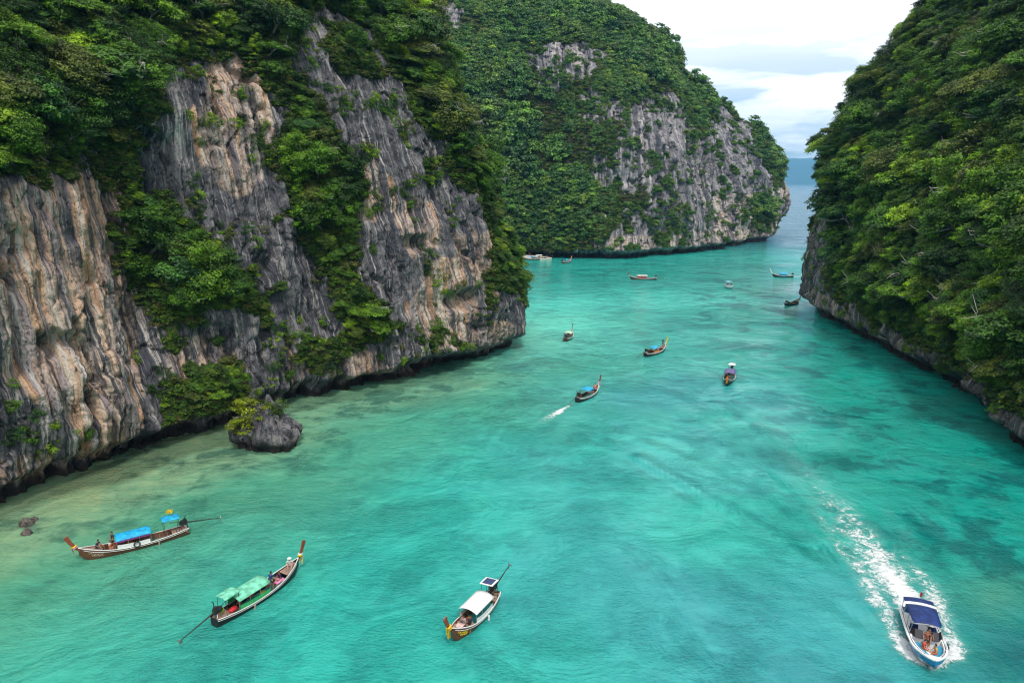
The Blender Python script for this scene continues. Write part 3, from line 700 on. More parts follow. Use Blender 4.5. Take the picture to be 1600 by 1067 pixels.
# single bushes rooted in the bare rock
def rock_points(c, n, r):
    G = c['G']; S, px, py, dep = seen(G[:-1, :-1], 1.5)
    jit = fbm(G[:-1, :-1, 0]/5, G[:-1, :-1, 1]/5, G[:-1, :-1, 2]/4, 3, 808)
    wgt = (c['veg'][:-1, :-1] < .4)*S*(G[:-1, :-1, 2] > 4)*smooth(jit, .50, .62)
    wgt = wgt*((px > 0) & (px < 1600) & (py > 0) & (py < 1067))
    if c is CL: wgt = wgt*np.where((px < 240) & (py > 250), np.where((px < 90) & (py > 560), .25, .015), 1)*np.where((px > 560) & (py > 430), .5, 1)
    p = wgt.ravel()/wgt.sum(); k = r.choice(p.size, n, p=p, replace=False); i, j = np.unravel_index(k, wgt.shape)
    d = -c['inn'][i]
    return G[i, j], np.arctan2(d[:, 1], d[:, 0])
for c, n, lo, hi, lb, gp in ((CL, 230, .35, 1.25, 'small bush rooted in the bare streaked rock of the left cliff', 'bushes on the bare rock of the left cliff'),
                     (CR, 50, .4, 1.2, 'small bush hanging from the bare rock of the right cliff', 'bushes on the bare rock of the right cliff')):
    P, ang = rock_points(c, n*3, r); rad = lo+(hi-lo)*r.random(len(P))**1.8
    o = np.argsort(-rad)[:]; P, ang, rad = P[o], ang[o], rad[o]; kp = thin(P, rad, .42)[:n]; P, ang, rad = P[kp], ang[kp], rad[kp]
    for q in range(len(P)):
        o_ = bpy.data.objects.new('shrub', SHRUB[q % 4]); COL.objects.link(o_); s = float(rad[q])
        o_.location = P[q]+np.array([math.cos(ang[q])*.05*s, math.sin(ang[q])*.05*s, -.1*s]); o_.rotation_euler = (0, 0, float(r.random()*6.28)); o_.scale = (s, s, s*float(r.uniform(.6, 1.2)))
        qx, qy, _ = proj(P[q])
        if c is CL: where = ('at the foot of the tan rock pillar' if qy > 540 else 'on the tan rock pillar') if qx < 240 else (('on the streaked wall, just under the trees' if qy < 170 else 'on the lower streaked wall') if qy < 310 and qx < 450 else ('on the grey rock behind the islet' if qx < 450 else ((('beside the middle green strip' if qx < 560+.3*(qy-100) else 'beside the outer shoulder trees')+(', upper grey face' if qy < 200 else ', lower grey face')) if qy < 320 else (('above the dark overhang near the tip' if qy > 470 else ('on the tan patch near the tip' if qx > 690 else 'on the pitted rock near the tip')) if qx > 630 else ('just above the waterline, left cliff' if qy > 540 else 'below the middle green strip')))))
        else: where = 'near the right cliff waterline' if qy > 450 else 'on the right cliff outer edge'
        tq = int(r.integers(7)); o_.material_slots[0].link = 'OBJECT'; o_.material_slots[0].material = M_TINT[tq]
        o_['label'] = '%s %s bush %s' % ('very small' if s < .55 else ('small' if s < .85 else 'fair-sized'), TINTS[tq][0], where); o_['category'] = 'bush'; o_['group'] = gp
P, ang = rock_points(CH, 1600, r); rad = .6+1.5*r.random(len(P))**2
scatter_stuff('headland_scrub', P, r.random(len(P))*6.28, np.stack([rad]*3, 1), r.integers(len(FARM), size=len(P)), C_FAR, 'sparse scrub growing from cracks in the grey headland rock')
# ------------------------------------------------------------------ water
def axis(segs):
    a = [np.linspace(x0, x1, n, endpoint=False) for x0, x1, n in segs]; return np.concatenate(a+[[segs[-1][1]]])
gx = axis([(-14000, -2000, 6), (-2000, -300, 10), (-300, -110, 20), (-110, 0, 110), (0, 60, 120), (60, 110, 50), (110, 230, 60), (230, 700, 16), (700, 3000, 8), (3000, 14000, 5)])
gy = axis([(-3000, -200, 6), (-200, 20, 20), (20, 40, 20), (40, 110, 140), (110, 220, 110), (220, 560, 170), (560, 1200, 24), (1200, 4000, 12), (4000, 22000, 8)])
GX, GY = np.meshgrid(gx, gy, indexing='ij'); GZ = np.zeros_like(GX)
px, py, dep = proj(np.stack([GX, GY, GZ], -1))
def lin(c): return np.array([((x/255+.055)/1.055)**2.4 for x in c])
# body colours of the water over its bed (albedo): deep channel, turquoise shallows, green sand shelf
C_TURQ = np.array([.022, .345, .29]); C_GREEN = np.array([.070, .290, .185]); C_SAND = np.array([.25, .37, .20]); C_DEEP = np.array([.035, .27, .295]); C_SEA = np.array([.03, .11, .15])
col = np.broadcast_to(C_TURQ, GX.shape+(3,)).copy()
def blend(col, c, f): return col*(1-f[..., None])+c*f[..., None]
jx = (fbm(GX/22, GY/22, 0*GX, 4, 301)-.5)*2; jy = (fbm(GX/22, GY/22, 0*GX+5, 4, 311)-.5)*2
# distance to the left shore
shore = np.array([s[0] for s in LST[2:15]]); 
def dpoly(X, Y, pts):
    d = np.full(X.shape, 1e9)
    for a, b in zip(pts[:-1], pts[1:]):
        ab = b-a; t = np.clip(((X-a[0])*ab[0]+(Y-a[1])*ab[1])/(ab@ab), 0, 1)
        d = np.minimum(d, np.hypot(X-a[0]-ab[0]*t, Y-a[1]-ab[1]*t))
    return d
dl = dpoly(GX, GY, shore)+jx*7
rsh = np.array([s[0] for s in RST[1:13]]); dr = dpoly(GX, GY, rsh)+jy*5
# the lagoon bed slopes away from the left shore near the camera
near = smooth(GY, 150, 60)
col = blend(col, C_GREEN, smooth(dl, 46, 14)*(.25+.75*near))
col = blend(col, C_SAND, smooth(dl, 18, 3)*(.25+.55*near))
col = blend(col, C_DEEP, smooth(GX+jx*16, -6, 22)*smooth(dr, 10, 40)*smooth(GY, 190, 90)*smooth(jy+jx, -.5, .7)*.85)
col = blend(col, np.array([.14, .62, .50]), np.exp(-(((px-870)/110)**2+((py-510)/40)**2))*.8)
col = blend(col, np.array([.003, .23, .185]), smooth(dr, 46, 10)*.85)  # darker toward the right cliff: its reflection painted into the water colour
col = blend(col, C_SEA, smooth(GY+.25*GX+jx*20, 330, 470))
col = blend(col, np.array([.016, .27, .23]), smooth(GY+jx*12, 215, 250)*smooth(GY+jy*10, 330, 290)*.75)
col = blend(col, np.array([.09, .62, .52]), np.exp(-((GY+jx*9-200-.08*GX)/13)**2)*.55)
f = np.exp(-(((px-1060)/260)**2+((py-640)/190)**2))*smooth(fbm(GX/11, GY/16, 0*GX, 4, 919), .40, .60); col = blend(col, np.array([.10, .50, .45]), f*.38)  # pale mid-channel sheen of the sky painted into the colour, with pale sand
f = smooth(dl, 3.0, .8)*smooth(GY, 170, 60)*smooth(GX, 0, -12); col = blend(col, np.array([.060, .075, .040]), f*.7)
# olive and dark patches near the lower right corner
f = np.exp(-(((px-1560)/90)**2+((py-930)/40)**2)); col = blend(col, np.array([.09, .17, .08]), f*.35)
f = np.exp(-(((px-1590)/120)**2+((py-1030)/70)**2)); col = blend(col, np.array([.006, .10, .11]), f*.9)
# coral heads: how patchy the bed is
coral = .34+.50*smooth(dr, 50, 14)+.5*np.exp(-(((px-1560)/140)**2+((py-1000)/90)**2))+.25*np.exp(-((GY-260)/45)**2)+.55*smooth(dl, 24, 6)*smooth(GY, 170, 90)
coral *= smooth(GY, 430, 330)
m, t = new_mat('sea_water')
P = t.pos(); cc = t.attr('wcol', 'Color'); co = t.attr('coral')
n1 = t.noise(P, .075, 7, .62, .4); n2 = t.noise(P, .30, 6, .6, .6); n3 = t.noise(P, .02, 4, .5)
pm = t.math('ADD', t.math('MULTIPLY', n1, .65), t.math('MULTIPLY', n2, .35))
pf = t.math('MULTIPLY', t.sstep(pm, .485, .59), co, clamp=True)
c = t.mix(t.math('MULTIPLY', t.sstep(n3, .38, .66), .35), cc, t.mix(1.0, cc, (1.3, 1.22, 1.18), 'MULTIPLY'))
mot = t.noise(t.vmath('MULTIPLY', P, (.7, 1.1, 1.)), .62, 7, .72, .0)
c = t.mix(1.0, c, t.n('ShaderNodeCombineColor', ins={0: t.math('MULTIPLY_ADD', mot, 1.5, .25), 1: t.math('MULTIPLY_ADD', mot, .56, .72), 2: t.math('MULTIPLY_ADD', mot, .50, .75)}).outputs[0], 'MULTIPLY')
c = t.mix(pf, c, t.mix(1.0, c, (.30, .42, .50), 'MULTIPLY'))
c = t.mix(t.math('MULTIPLY', t.sstep(pm, .46, .36), t.math('MULTIPLY', co, .7)), c, t.mix(1.0, c, (1.5, 1.18, 1.05), 'MULTIPLY'))
dpt = t.n('ShaderNodeCameraData').outputs['View Z Depth'] if False else None
w1 = t.noise(t.vmath('MULTIPLY', P, (1., 1.6, 1.)), .85, 6, .68, .1)
w2 = t.noise(t.vmath('MULTIPLY', P, (1., 1.5, 1.)), 2.6, 4, .6, .3)
gust = t.sstep(t.noise(t.vmath('MULTIPLY', P, (.7, 1.5, 1.)), .022, 4, .55, .8), .36, .62, .45, 1.25)
w0 = t.noise(t.vmath('MULTIPLY', P, (1., 1.3, 1.)), .22, 3, .5, .2)
gust2 = t.sstep(t.noise(P, .09, 4, .6, 1.2), .35, .65, .35, 1.35)
hh = t.math('ADD', t.math('MULTIPLY', t.math('ADD', t.math('MULTIPLY', w1, .34), t.math('MULTIPLY', w2, .26)), t.math('MULTIPLY', gust, gust2)), t.math('MULTIPLY', w0, .40))
wk = t.attr('wakeh'); hh = t.math('ADD', hh, wk)
bump = t.n('ShaderNodeBump', ins={'Strength': 1.0, 'Distance': 1.0, 'Height': hh})
# opaque body colour under a rippled, glossy surface
b = t.n('ShaderNodeBsdfPrincipled', ins={'Base Color': c, 'Roughness': .07, 'IOR': 1.333, 'Normal': bump.outputs[0]})
t.t.links.new(b.outputs[0], t.n('ShaderNodeOutputMaterial').inputs[0])
M_WATER = m
# wake of the speedboat: V arms and turbulent centre, as height of the surface (for the ripples' bump)
SPB = np.array(W(1437, 985)); SPH = np.array(W(1461, 1046))-np.array(W(1436, 962)); SPH = SPH/np.linalg.norm(SPH)
WAKE = [np.array(W(*p)) for p in ((1455, 1038), (1440, 985), (1432, 945), (1395, 905), (1345, 845), (1290, 785), (1240, 730), (1205, 690), (1180, 655))]
wakeh = np.zeros_like(GX)
for pts, am in (([(1385, 985), (1310, 905), (1200, 830), (1080, 760), (1000, 715)], .22), ([(1370, 935), (1290, 850), (1190, 780), (1080, 720), (1000, 690)], .20), ([(1330, 880), (1250, 790), (1180, 725), (1110, 690)], .14), ([(1400, 1020), (1300, 960), (1170, 890), (1040, 830)], .14), ([(1290, 800), (1220, 720), (1160, 660), (1120, 630)], .14), ([(900, 690), (1000, 715), (1080, 760)], .10), ([(905, 668), (990, 682), (1060, 706)], .10), ([(1500, 990), (1490, 920), (1450, 860), (1400, 800)], .12)):
    dd = dpoly(GX, GY, np.array([W(*q_) for q_ in pts]))
    wakeh += 1.7*am*(np.exp(-(dd/.9)**2)-.5*np.exp(-((dd-1.9)/.9)**2))*(.4+1.2*fbm(GX/4, GY/4, 0*GX, 2, 31))
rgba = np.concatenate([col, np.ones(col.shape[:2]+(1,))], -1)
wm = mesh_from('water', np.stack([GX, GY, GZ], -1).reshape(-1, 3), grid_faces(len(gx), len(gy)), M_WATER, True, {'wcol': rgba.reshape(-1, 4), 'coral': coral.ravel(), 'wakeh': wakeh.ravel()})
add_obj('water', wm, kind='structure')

# ------------------------------------------------------------------ distant island
n = 120; m_ = 16
xs = np.linspace(-1, 1, n); H = np.zeros((n, m_, 3)); YI = 9000.
x0 = AT(1195, 287, YI)[0]-260; x1 = AT(1330, 287, YI)[0]+1500
zt = AT(1250, 243, YI)[2]
for j in range(m_):
    f = j/(m_-1)
    H[:, j, 0] = x0+(x1-x0)*(xs+1)/2
    H[:, j, 1] = YI+f*1400
    prof = np.sin(min(1, f*1.25)*math.pi/2)
    H[:, j, 2] = -2+zt*prof*np.clip(1-np.clip(-xs-.35, 0, 1)**1.5*.9-np.clip(xs, 0, 1)**6*.8, 0, 1)*(.93+.10*fbm(xs*9, xs*0+f*3, xs*0, 4, 5))+12*fbm(xs*60, xs*0+f*9, xs*0, 3, 8)*(f > 0)
m, t = new_mat('island_forest')
nn = t.noise(t.pos(), .012, 6, .6)
b = t.n('ShaderNodeBsdfPrincipled', ins={'Base Color': t.mix(nn, (.015, .045, .035), (.04, .08, .05)), 'Roughness': .9})
t.t.links.new(b.outputs[0], t.n('ShaderNodeOutputMaterial').inputs[0])
add_obj('distant_island', mesh_from('distant_island', H.reshape(-1, 3), grid_faces(n, m_), m, True), kind='structure', label='low wooded island fading to blue on the horizon')

# ------------------------------------------------------------------ haze
hx = (-1500., 5600.); hy = (-600., 10800.); hz = (-3., 420.)
V = np.array([[x, y, z] for x in hx for y in hy for z in hz]); F = np.array([[0, 1, 3, 2], [4, 6, 7, 5], [0, 4, 5, 1], [2, 3, 7, 6], [0, 2, 6, 4], [1, 5, 7, 3]])
m, t = new_mat('sea_haze')
v = t.n('ShaderNodeVolumePrincipled', ins={'Color': (.20, .58, 1.0), 'Density': .00009, 'Anisotropy': .2})
t.t.links.new(v.outputs[0], t.n('ShaderNodeOutputMaterial').inputs['Volume'])
add_obj('haze', mesh_from('haze', V, F, m), kind='stuff', label='thin pale sea haze over the whole bay')
# ------------------------------------------------------------------ rocks and beach
def ico(sub):
    import bmesh
    bm = bmesh.new(); bmesh.ops.create_icosphere(bm, subdivisions=sub, radius=1)
    V = np.array([v.co[:] for v in bm.verts]); F = np.array([[v.index for v in f.verts] for f in bm.faces]); bm.free(); return V, F
def rock_obj(name, loc, sx, sy, sz, seed, sub, notch, mat, **props):
    V, F = ico(sub); d = V.copy()
    if sub == 5: d = np.sign(d)*np.abs(d)**.78; d /= np.abs(d).max(); d[:, :2] *= (1-.16*d[:, 2:3]+.10*np.sin(d[:, 2:3]*5)); d[:, 0] -= .18*d[:, 2]
    n = (fbm(d[:, 0]*1.6+seed, d[:, 1]*1.6, d[:, 2]*1.1, 4, seed)-.5)*.9 + (fbm(d[:, 0]*5+seed, d[:, 1]*5, d[:, 2]*3, 3, seed+3)-.5)*(.75 if sub == 5 else .32)
    P = d*(1+n)[:, None]*np.array([sx, sy, sz])
    h = P[:, 2]+sz*.15
    k = 1-notch*np.exp(-((P[:, 2]-.3)/.55)**2); P[:, :2] *= k[:, None]
    suv = np.stack([np.arctan2(d[:, 1], d[:, 0])*sx, P[:, 2], 0*h], 1)
    me = mesh_from(name, P, F, mat, True, {'suv': suv, 'tan': np.full(len(P), .25), 'veg': np.zeros(len(P))})
    o = add_obj(name, me, **props); o.location = (*loc, 0); return o
ix, iy = W(414, 700)
rock_obj('rock_islet', (ix, iy+1.5), 4.0, 3.2, 5.3, 5, 5, .20, M_ROCK_L, label='squat grey limestone islet with bushes on top beside the left cliff', category='rock islet')
rock_obj('rock_islet', (ix+2.3, iy+.6), 1.7, 1.5, 1.1, 9, 4, .1, M_ROCK_L, label='low dark boulder at the foot of the bushy islet', category='boulder')
for k, (dx, dy, z, s, me, lb) in enumerate(((-1.7, -.9, 4.9, 2.7, YSHRUB, 'large yellow-green bush crowning the small islet'), (-2.5, -2.2, 3.3, 1.9, YSHRUB, 'yellow-green bush on the left flank of the small islet'), (.9, .5, 4.9, 1.7, SHRUB[1], 'darker green bush at the top right of the small islet'), (-.7, -2.6, 2.2, .8, SHRUB[2], 'small green bush low on the front of the small islet'))):
    o = add_obj('shrub', me, label=lb, category='bush'); o.location = (ix+dx, iy+1.5+dy, z); o.scale = (s, s, s*.85); o.rotation_euler = (0, 0, k)
m, t = new_mat('brown_reef_rock'); nn = t.noise(t.pos(), 2.2, 6, .65)
b_ = t.n('ShaderNodeBsdfPrincipled', ins={'Base Color': t.mix(t.sstep(nn, .38, .62), (.030, .026, .022), (.15, .125, .11)), 'Roughness': .8, 'Normal': t.n('ShaderNodeBump', ins={'Strength': .8, 'Distance': .3, 'Height': nn}).outputs[0]})
t.t.links.new(b_.outputs[0], t.n('ShaderNodeOutputMaterial').inputs[0]); M_REEF = m
for (x_, y_), s, sd, lb in (((41, 820), .62, 3, 'reddish rock breaking the shallow water near the left cliff'), ((42, 834), .46, 8, 'smaller wet rock just in front of the reddish rock'), ((54, 813), .36, 13, 'tiny dark rock awash behind the reddish rock')):
    o = rock_obj('rock', W(x_, y_), s*1.1, s*.9, s*1.25, sd, 4, 0, M_REEF, label=lb, category='rock')
# beach in the cove under the headland
bx0, by0 = W(770, 404); bx1, by1 = W(862, 403)
n = 40; q = np.linspace(0, 1, n); V = np.zeros((n, 8, 3))
for j in range(8):
    f = j/7
    V[:, j, 0] = bx0+(bx1-bx0)*q; V[:, j, 1] = by0-4.5*(1-q)**.6-3.0+fbm(q*6, 0*q, 0*q, 3, 7)*2.5+f*9*(1-q**3*.5); V[:, j, 2] = -.25+f*1.5*(1-q**4*.7)
M_SAND = plain('beach_sand', (.62, .52, .40), .95, nscale=2.0)
add_obj('beach', mesh_from('beach', V.reshape(-1, 3), grid_faces(n, 8), M_SAND, True), kind='structure')

# ------------------------------------------------------------------ boat kit
class MB:
    """collects simple solids, builds one mesh object"""
    def __init__(s): s.V = []; s.F = []; s.n = 0
    def add(s, V, F):
        s.V.append(np.asarray(V, float).reshape(-1, 3))
        for f in F: s.F.append(tuple(int(i)+s.n for i in f))
        s.n += len(s.V[-1]); return s
    def box(s, c, d, rz=0., ry=0., rx=0., taper=1.0):
        v = np.array([[x, y, z] for x in (-.5, .5) for y in (-.5, .5) for z in (-.5, .5)])*np.array(d)
        v[v[:, 2] > 0, :2] *= taper
        M = np.array(Euler((rx, ry, rz)).to_matrix()); v = v@M.T+np.array(c)
        return s.add(v, [[0, 1, 3, 2], [4, 6, 7, 5], [0, 4, 5, 1], [2, 3, 7, 6], [0, 2, 6, 4], [1, 5, 7, 3]])
    def tube(s, pts, rad, sides=6):
        if not hasattr(rad, '__len__'): rad = [rad]*len(pts)
        V, F = tube(pts, rad, sides); s.add(V, F); n = len(pts)
        base = s.n-len(V); s.F.append(tuple(base+k for k in range(sides))[::-1]); s.F.append(tuple(base+(n-1)*sides+k for k in range(sides))); return s
    def ball(s, c, r, sub=2):
        V, F = ico(sub); return s.add(V*np.array(r)+np.array(c), F)
    def grid(s, G):
        G = np.asarray(G); return s.add(G.reshape(-1, 3), grid_faces(G.shape[0], G.shape[1]))
    def sheet(s, G, th=.03):
        """a curved panel with thickness"""
        G = np.asarray(G, float); nu, nv = G.shape[:2]; B = G-np.array([0, 0, th])
        V = np.concatenate([G.reshape(-1, 3), B.reshape(-1, 3)]); F = [list(f) for f in grid_faces(nu, nv)]; o = nu*nv
        F += [[i+o for i in f[::-1]] for f in grid_faces(nu, nv)]
        per = [i*nv for i in range(nu)]+[(nu-1)*nv+j for j in range(1, nv)]+[i*nv+nv-1 for i in range(nu-2, -1, -1)]+[j for j in range(nv-2, 0, -1)]
        for a, b in zip(per, per[1:]+per[:1]): F.append([a, a+o, b+o, b])
        return s.add(V, F)
    def build(s, name, mat, parent=None, smooth_=False, **props):
        me = bpy.data.meshes.new(name); me.from_pydata([tuple(v) for v in np.concatenate(s.V)], [], s.F); me.materials.append(mat); me.update()
        if smooth_: me.polygons.foreach_set('use_smooth', np.ones(len(me.polygons), bool))
        return add_obj(name, me, parent, **props)

def P_(name, c, **k):
    if 'tarpaulin' in name or 'canvas' in name or 'roof' in name:
        k['noise_amt'] = .38; k['nscale'] = 2.2; k['bump'] = .5
    return plain(name, c, **k)
MW = dict(
 teak=P_('varnished_teak', (.13, .055, .028), rough=.45, nscale=4), black=P_('black_hull_paint', (.022, .022, .022), rough=.5), dark=P_('dark_wood', (.060, .035, .022), rough=.6),
 plank=P_('worn_deck_wood', (.30, .20, .15), rough=.8, nscale=5), grey=P_('grey_weathered_wood', (.30, .27, .25), rough=.85), post=P_('red_brown_bow_wood', (.26, .07, .035), rough=.5),
 white=P_('white_paint', (.75, .75, .74), rough=.45, noise_amt=.1), blue=P_('blue_tarpaulin', (.012, .36, .66), rough=.6, noise_amt=.12), green=P_('green_tarpaulin', (.17, .56, .38), rough=.65, noise_amt=.22, nscale=1.6),
 green2=P_('bright_green_cloth', (.04, .42, .14), rough=.7), pgreen=P_('pale_green_tarpaulin', (.45, .66, .48), rough=.7), metal=P_('dark_metal', (.025, .027, .028), rough=.5), steel=P_('steel_tube', (.45, .45, .45), rough=.35, metal=.8),
 yellow=P_('yellow_cloth', (.80, .56, .02), rough=.75), orange=P_('orange_cloth', (.80, .24, .04), rough=.75), pink=P_('pink_cloth', (.78, .25, .42), rough=.75), mag=P_('purple_cloth', (.28, .05, .22), rough=.75),
 red=P_('red_paint', (.55, .02, .03), rough=.55), navy=P_('navy_canvas', (.012, .035, .16), rough=.7, noise_amt=.3, nscale=1.5), sblue=P_('blue_gelcoat', (.02, .20, .42), rough=.18, noise_amt=.06, spec=.6), gel=P_('white_gelcoat', (.78, .79, .80), rough=.18, noise_amt=.05, spec=.6),
 glass=P_('smoked_glass', (.02, .018, .022), rough=.08, spec=.7), cush=P_('blue_cushion', (.02, .28, .45), rough=.6), bbarrel=P_('blue_plastic', (.02, .26, .62), rough=.4), rope=P_('hemp_rope', (.50, .42, .30), rough=.9), solar=P_('solar_cells', (.05, .07, .16), rough=.15, spec=.7, nscale=14),
 lime=P_('lime_plastic', (.42, .62, .03), rough=.5), lilac=P_('purple_tarpaulin', (.13, .12, .27), rough=.7), pinkw=P_('faded_pink_roof', (.70, .48, .44), rough=.7), grn=P_('bow_green_ribbon', (.10, .45, .08), rough=.8))
def hull_lines(L, Wd):
    n = 25; x = np.linspace(-L/2, L/2, n); u = (x+L/2)/L
    w = Wd/2*np.clip(np.where(u < .45, .52+.48*np.sin(np.clip(u/.45, 0, 1)*math.pi/2)**.8, np.cos(np.clip((u-.45)/.55, 0, 1)**1.55*math.pi/2)**.92), .015, 1)
    sh = .50+.28*(1-np.clip(u/.5, 0, 1))**2+.92*np.clip((u-.42)/.58, 0, 1)**2.2
    kl = -.30+.22*np.clip(1-u/.18, 0, 1)+.95*np.clip((u-.86)/.14, 0, 1)**1.8
    return x, u, w, sh, np.minimum(kl, sh-.12)
def longtail(label, stern, bow, hull='teak', canopy='blue', can=(.30, .62), small=True, side=None, side_trim=None, ribbons=('pink', 'yellow'), post='post', shaft_lift=.15, Wd=1.75, deck='plank', rim='white', solar=False, centre=None, heading=None, L=None, canh=1.75, frame_only=False, steer=0.0, post_h=1.7):
    """stern, bow: world points (x, y) of the two ends"""
    if centre is None:
        s, b = np.array(stern), np.array(bow); L = float(np.linalg.norm(b-s)); centre = (s+b)/2; heading = math.atan2(*(b-s)[::-1])
    root = bpy.data.objects.new('longtail_boat', None); COL.objects.link(root); root.location = (*centre, 0); root.rotation_euler = (0, 0, heading)
    root['label'] = label; root['category'] = 'longtail boat'; root['group'] = 'longtail boats on the lagoon'
    x, u, w, sh, kl = hull_lines(L, Wd)
    a = np.linspace(-1, 1, 13)
    def shell(ins, lift):
        yy = np.sign(a)[None, :]*(np.abs(a)[None, :]**.62)*np.maximum(w-ins, .004)[:, None]
        zz = (kl+lift)[:, None]+(sh-kl-lift)[:, None]*np.abs(a)[None, :]**3.0
        return np.stack([np.repeat(x[:, None], 13, 1), yy, zz], -1)
    O = shell(0, 0); I = shell(.06, .09); I[..., 0] = np.clip(I[..., 0], -L/2+.08, L/2-.12)
    hb = MB().grid(O[:, ::-1]); hb.grid(I)
    hb.add(O[0], [[i for i in range(13)]]).add(np.stack([O[:, 0], I[:, 0]], 1).reshape(-1, 3), grid_faces(len(x), 2)).add(np.stack([I[:, -1], O[:, -1]], 1).reshape(-1, 3), grid_faces(len(x), 2))
    h = hb.build('hull', MW[hull], root, True)
    # floor boards and foredeck, aft deck: planks laid across
    fl = np.interp
    for k in range(int((L*.72)/.42)):
        xx = -L*.40+k*.42; uu = (xx+L/2)/L; ww = fl(uu, u, w)-.16; z = fl(uu, u, kl)+.22
        if uu > .80: break
        MB().box((xx, 0, z), (.38, ww*1.6, .03)).build('floor_board', MW['grey' if k % 3 else deck], root)
    nd = 7
    for k in range(nd):
        uu = .80+k*.155/nd; xx = uu*L-L/2; ww = fl(uu, u, w)-.03; z = fl(uu, u, sh)-.07
        MB().box((xx+.5*.155/nd*L, 0, z), (.152/nd*L, max(.06, ww*1.9), .03), ry=-.13).build('deck_plank', MW[deck], root)
    for k in range(3):
        uu = .04+k*.05; xx = uu*L-L/2; MB().box((xx, 0, fl(uu, u, sh)-.12), (.045*L, fl(uu, u, w)*1.85, .03)).build('aft_deck_plank', MW[deck], root)
    for uu in ((.66, .73) if canopy or solar else (.3, .42, .55, .66)):
        xx = uu*L-L/2; MB().box((xx, 0, fl(uu, u, sh)-.16), (.22, fl(uu, u, w)*1.88, .04)).build('bench', MW[deck], root)
    for sy in (-1, 1):
        pts = [(x[i], sy*(w[i]+.012), sh[i]+.01) for i in range(len(x))]
        MB().tube(pts, .038, 5).build('gunwale', MW[rim], root)
        pts = [(x[i], sy*(w[i]*.985+.018), sh[i]-.16*(sh[i]-kl[i])) for i in range(len(x)-1)]
        MB().tube(pts, .022, 4).build('rub_rail', MW[rim], root)
    for uu in np.linspace(.2, .78, 9):
        xx = uu*L-L/2; i_ = [(xx, sy*fl(uu, u, w)*q-.0, fl(uu, u, kl)+.10+(fl(uu, u, sh)-fl(uu, u, kl)-.1)*q**3+.0) for sy in (-1,) for q in (.92, .8, .5, 0)]
        pts = [(p[0], p[1]+.04 if p[1] < 0 else 0, p[2]+.02) for p in i_]; pts += [(p[0], -p[1], p[2]) for p in pts[-2::-1]]
        MB().tube(pts, .03, 4).build('rib', MW[deck], root)
    # bow post
    zb = sh[-1]; xb = L/2
    G = []; m_ = 9
    for k in range(m_):
        f = k/(m_-1); cx = xb-.12+f*post_h*.55+.10*math.sin(f*3); cz = zb-.35+f*post_h; wd = .10+.11*f; th = .055
        G.append([(cx-wd*.9, -th, cz+wd*.4), (cx+wd*.9, -th, cz-wd*.4), (cx+wd*.9, th, cz-wd*.4), (cx-wd*.9, th, cz+wd*.4)])
    G = np.array(G); V = G.reshape(-1, 3); F = []
    for k in range(m_-1):
        for q in range(4): F.append([k*4+q, k*4+(q+1) % 4, (k+1)*4+(q+1) % 4, (k+1)*4+q])
    F += [[3, 2, 1, 0], [(m_-1)*4+q for q in range(4)]]
    MB().add(V, F).build('bow_post', MW[post], root)
    for k, rb in enumerate(ribbons):
        f = .28+.07*k; cx = xb-.12+f*post_h*.55+.08; cz = zb-.35+f*post_h
        mb = MB(); pts = [(cx+.19*math.cos(q)*.9, .13*math.sin(q), cz-.19*math.cos(q)*.35) for q in np.linspace(0, 2*math.pi, 13)]
        mb.tube(pts, .065, 6)
        for sy, ln in ((-.08, .9-.1*k), (.09, .7+.1*k)):
            mb.sheet([[(cx+.20-.02*j, sy-.06, cz-ln*j/5), (cx+.25-.03*j, sy+.06, cz-ln*j/5)] for j in range(6)], .02)
        mb.build('bow_ribbon', MW[rb], root)
    # canopy
    def roof(x0, x1, z, wd, rise, mat, name='canopy', th=.035):
        nx, ny = 9, 9; G = np.zeros((nx, ny, 3))
        for i in range(nx):
            for j in range(ny):
                q = j/(ny-1)*2-1; G[i, j] = (x0+(x1-x0)*i/(nx-1), q*wd/2, z+rise*(1-abs(q)**2.2)-.02*math.sin(i*math.pi))
                G[i, j, 2] -= .02*(i % 2)*(1-abs(q))
        if G[1, 0, 0] < G[0, 0, 0]: G = G[::-1]
        return MB().sheet(G, th).build(name, MW[mat], root, True)
    c0, c1 = can[0]*L-L/2, can[1]*L-L/2; floor = -.05
    if canopy or frame_only:
        zc = floor+canh
        if canopy: roof(c0, c1, zc-.22, Wd*1.0, .26, canopy)
        for k, xx in enumerate(np.linspace(c0+.06, c1-.06, 4)):
            for sy in (-1, 1):
                wy = min(fl((xx+L/2)/L, u, w)-.03, Wd/2-.05)
                MB().tube([(xx, sy*wy, fl((xx+L/2)/L, u, sh)-.1), (xx, sy*(Wd/2-.05), zc-.23)], .022, 5).build('canopy_post', MW['steel' if k % 2 else 'grey'], root)
            MB().tube([(xx, Wd/2*q-.0, zc-.26+.26*(1-abs(q)**2.2)) for q in np.linspace(-.96, .96, 7)], .018, 4).build('canopy_hoop', MW['steel'], root)
        if side:
            for sy in (-1, 1):
                zz = lambda xx: fl((xx+L/2)/L, u, sh)
                xs_ = np.linspace(c0+.15, c1-.1, 8)
                MB().sheet([[(q, sy*(fl((q+L/2)/L, u, w)-.02), zz(q)-.02), (q, sy*(fl((q+L/2)/L, u, w)-.015), zz(q)+.42)] for q in (xs_ if sy < 0 else xs_[::-1])], .02).build('side_cloth', MW[side], root)
                if side_trim: MB().sheet([[(q, sy*(Wd/2-.04), zc-.42+.03*math.sin(q*9)), (q, sy*(Wd/2-.03), zc-.2)] for q in xs_], .02).build('canopy_valance', MW[side_trim], root)
    # engine on the stern with its long shaft
    xe = -L/2+.35; ze = fl(.03, u, sh)+.12
    e = bpy.data.objects.new('engine', None)
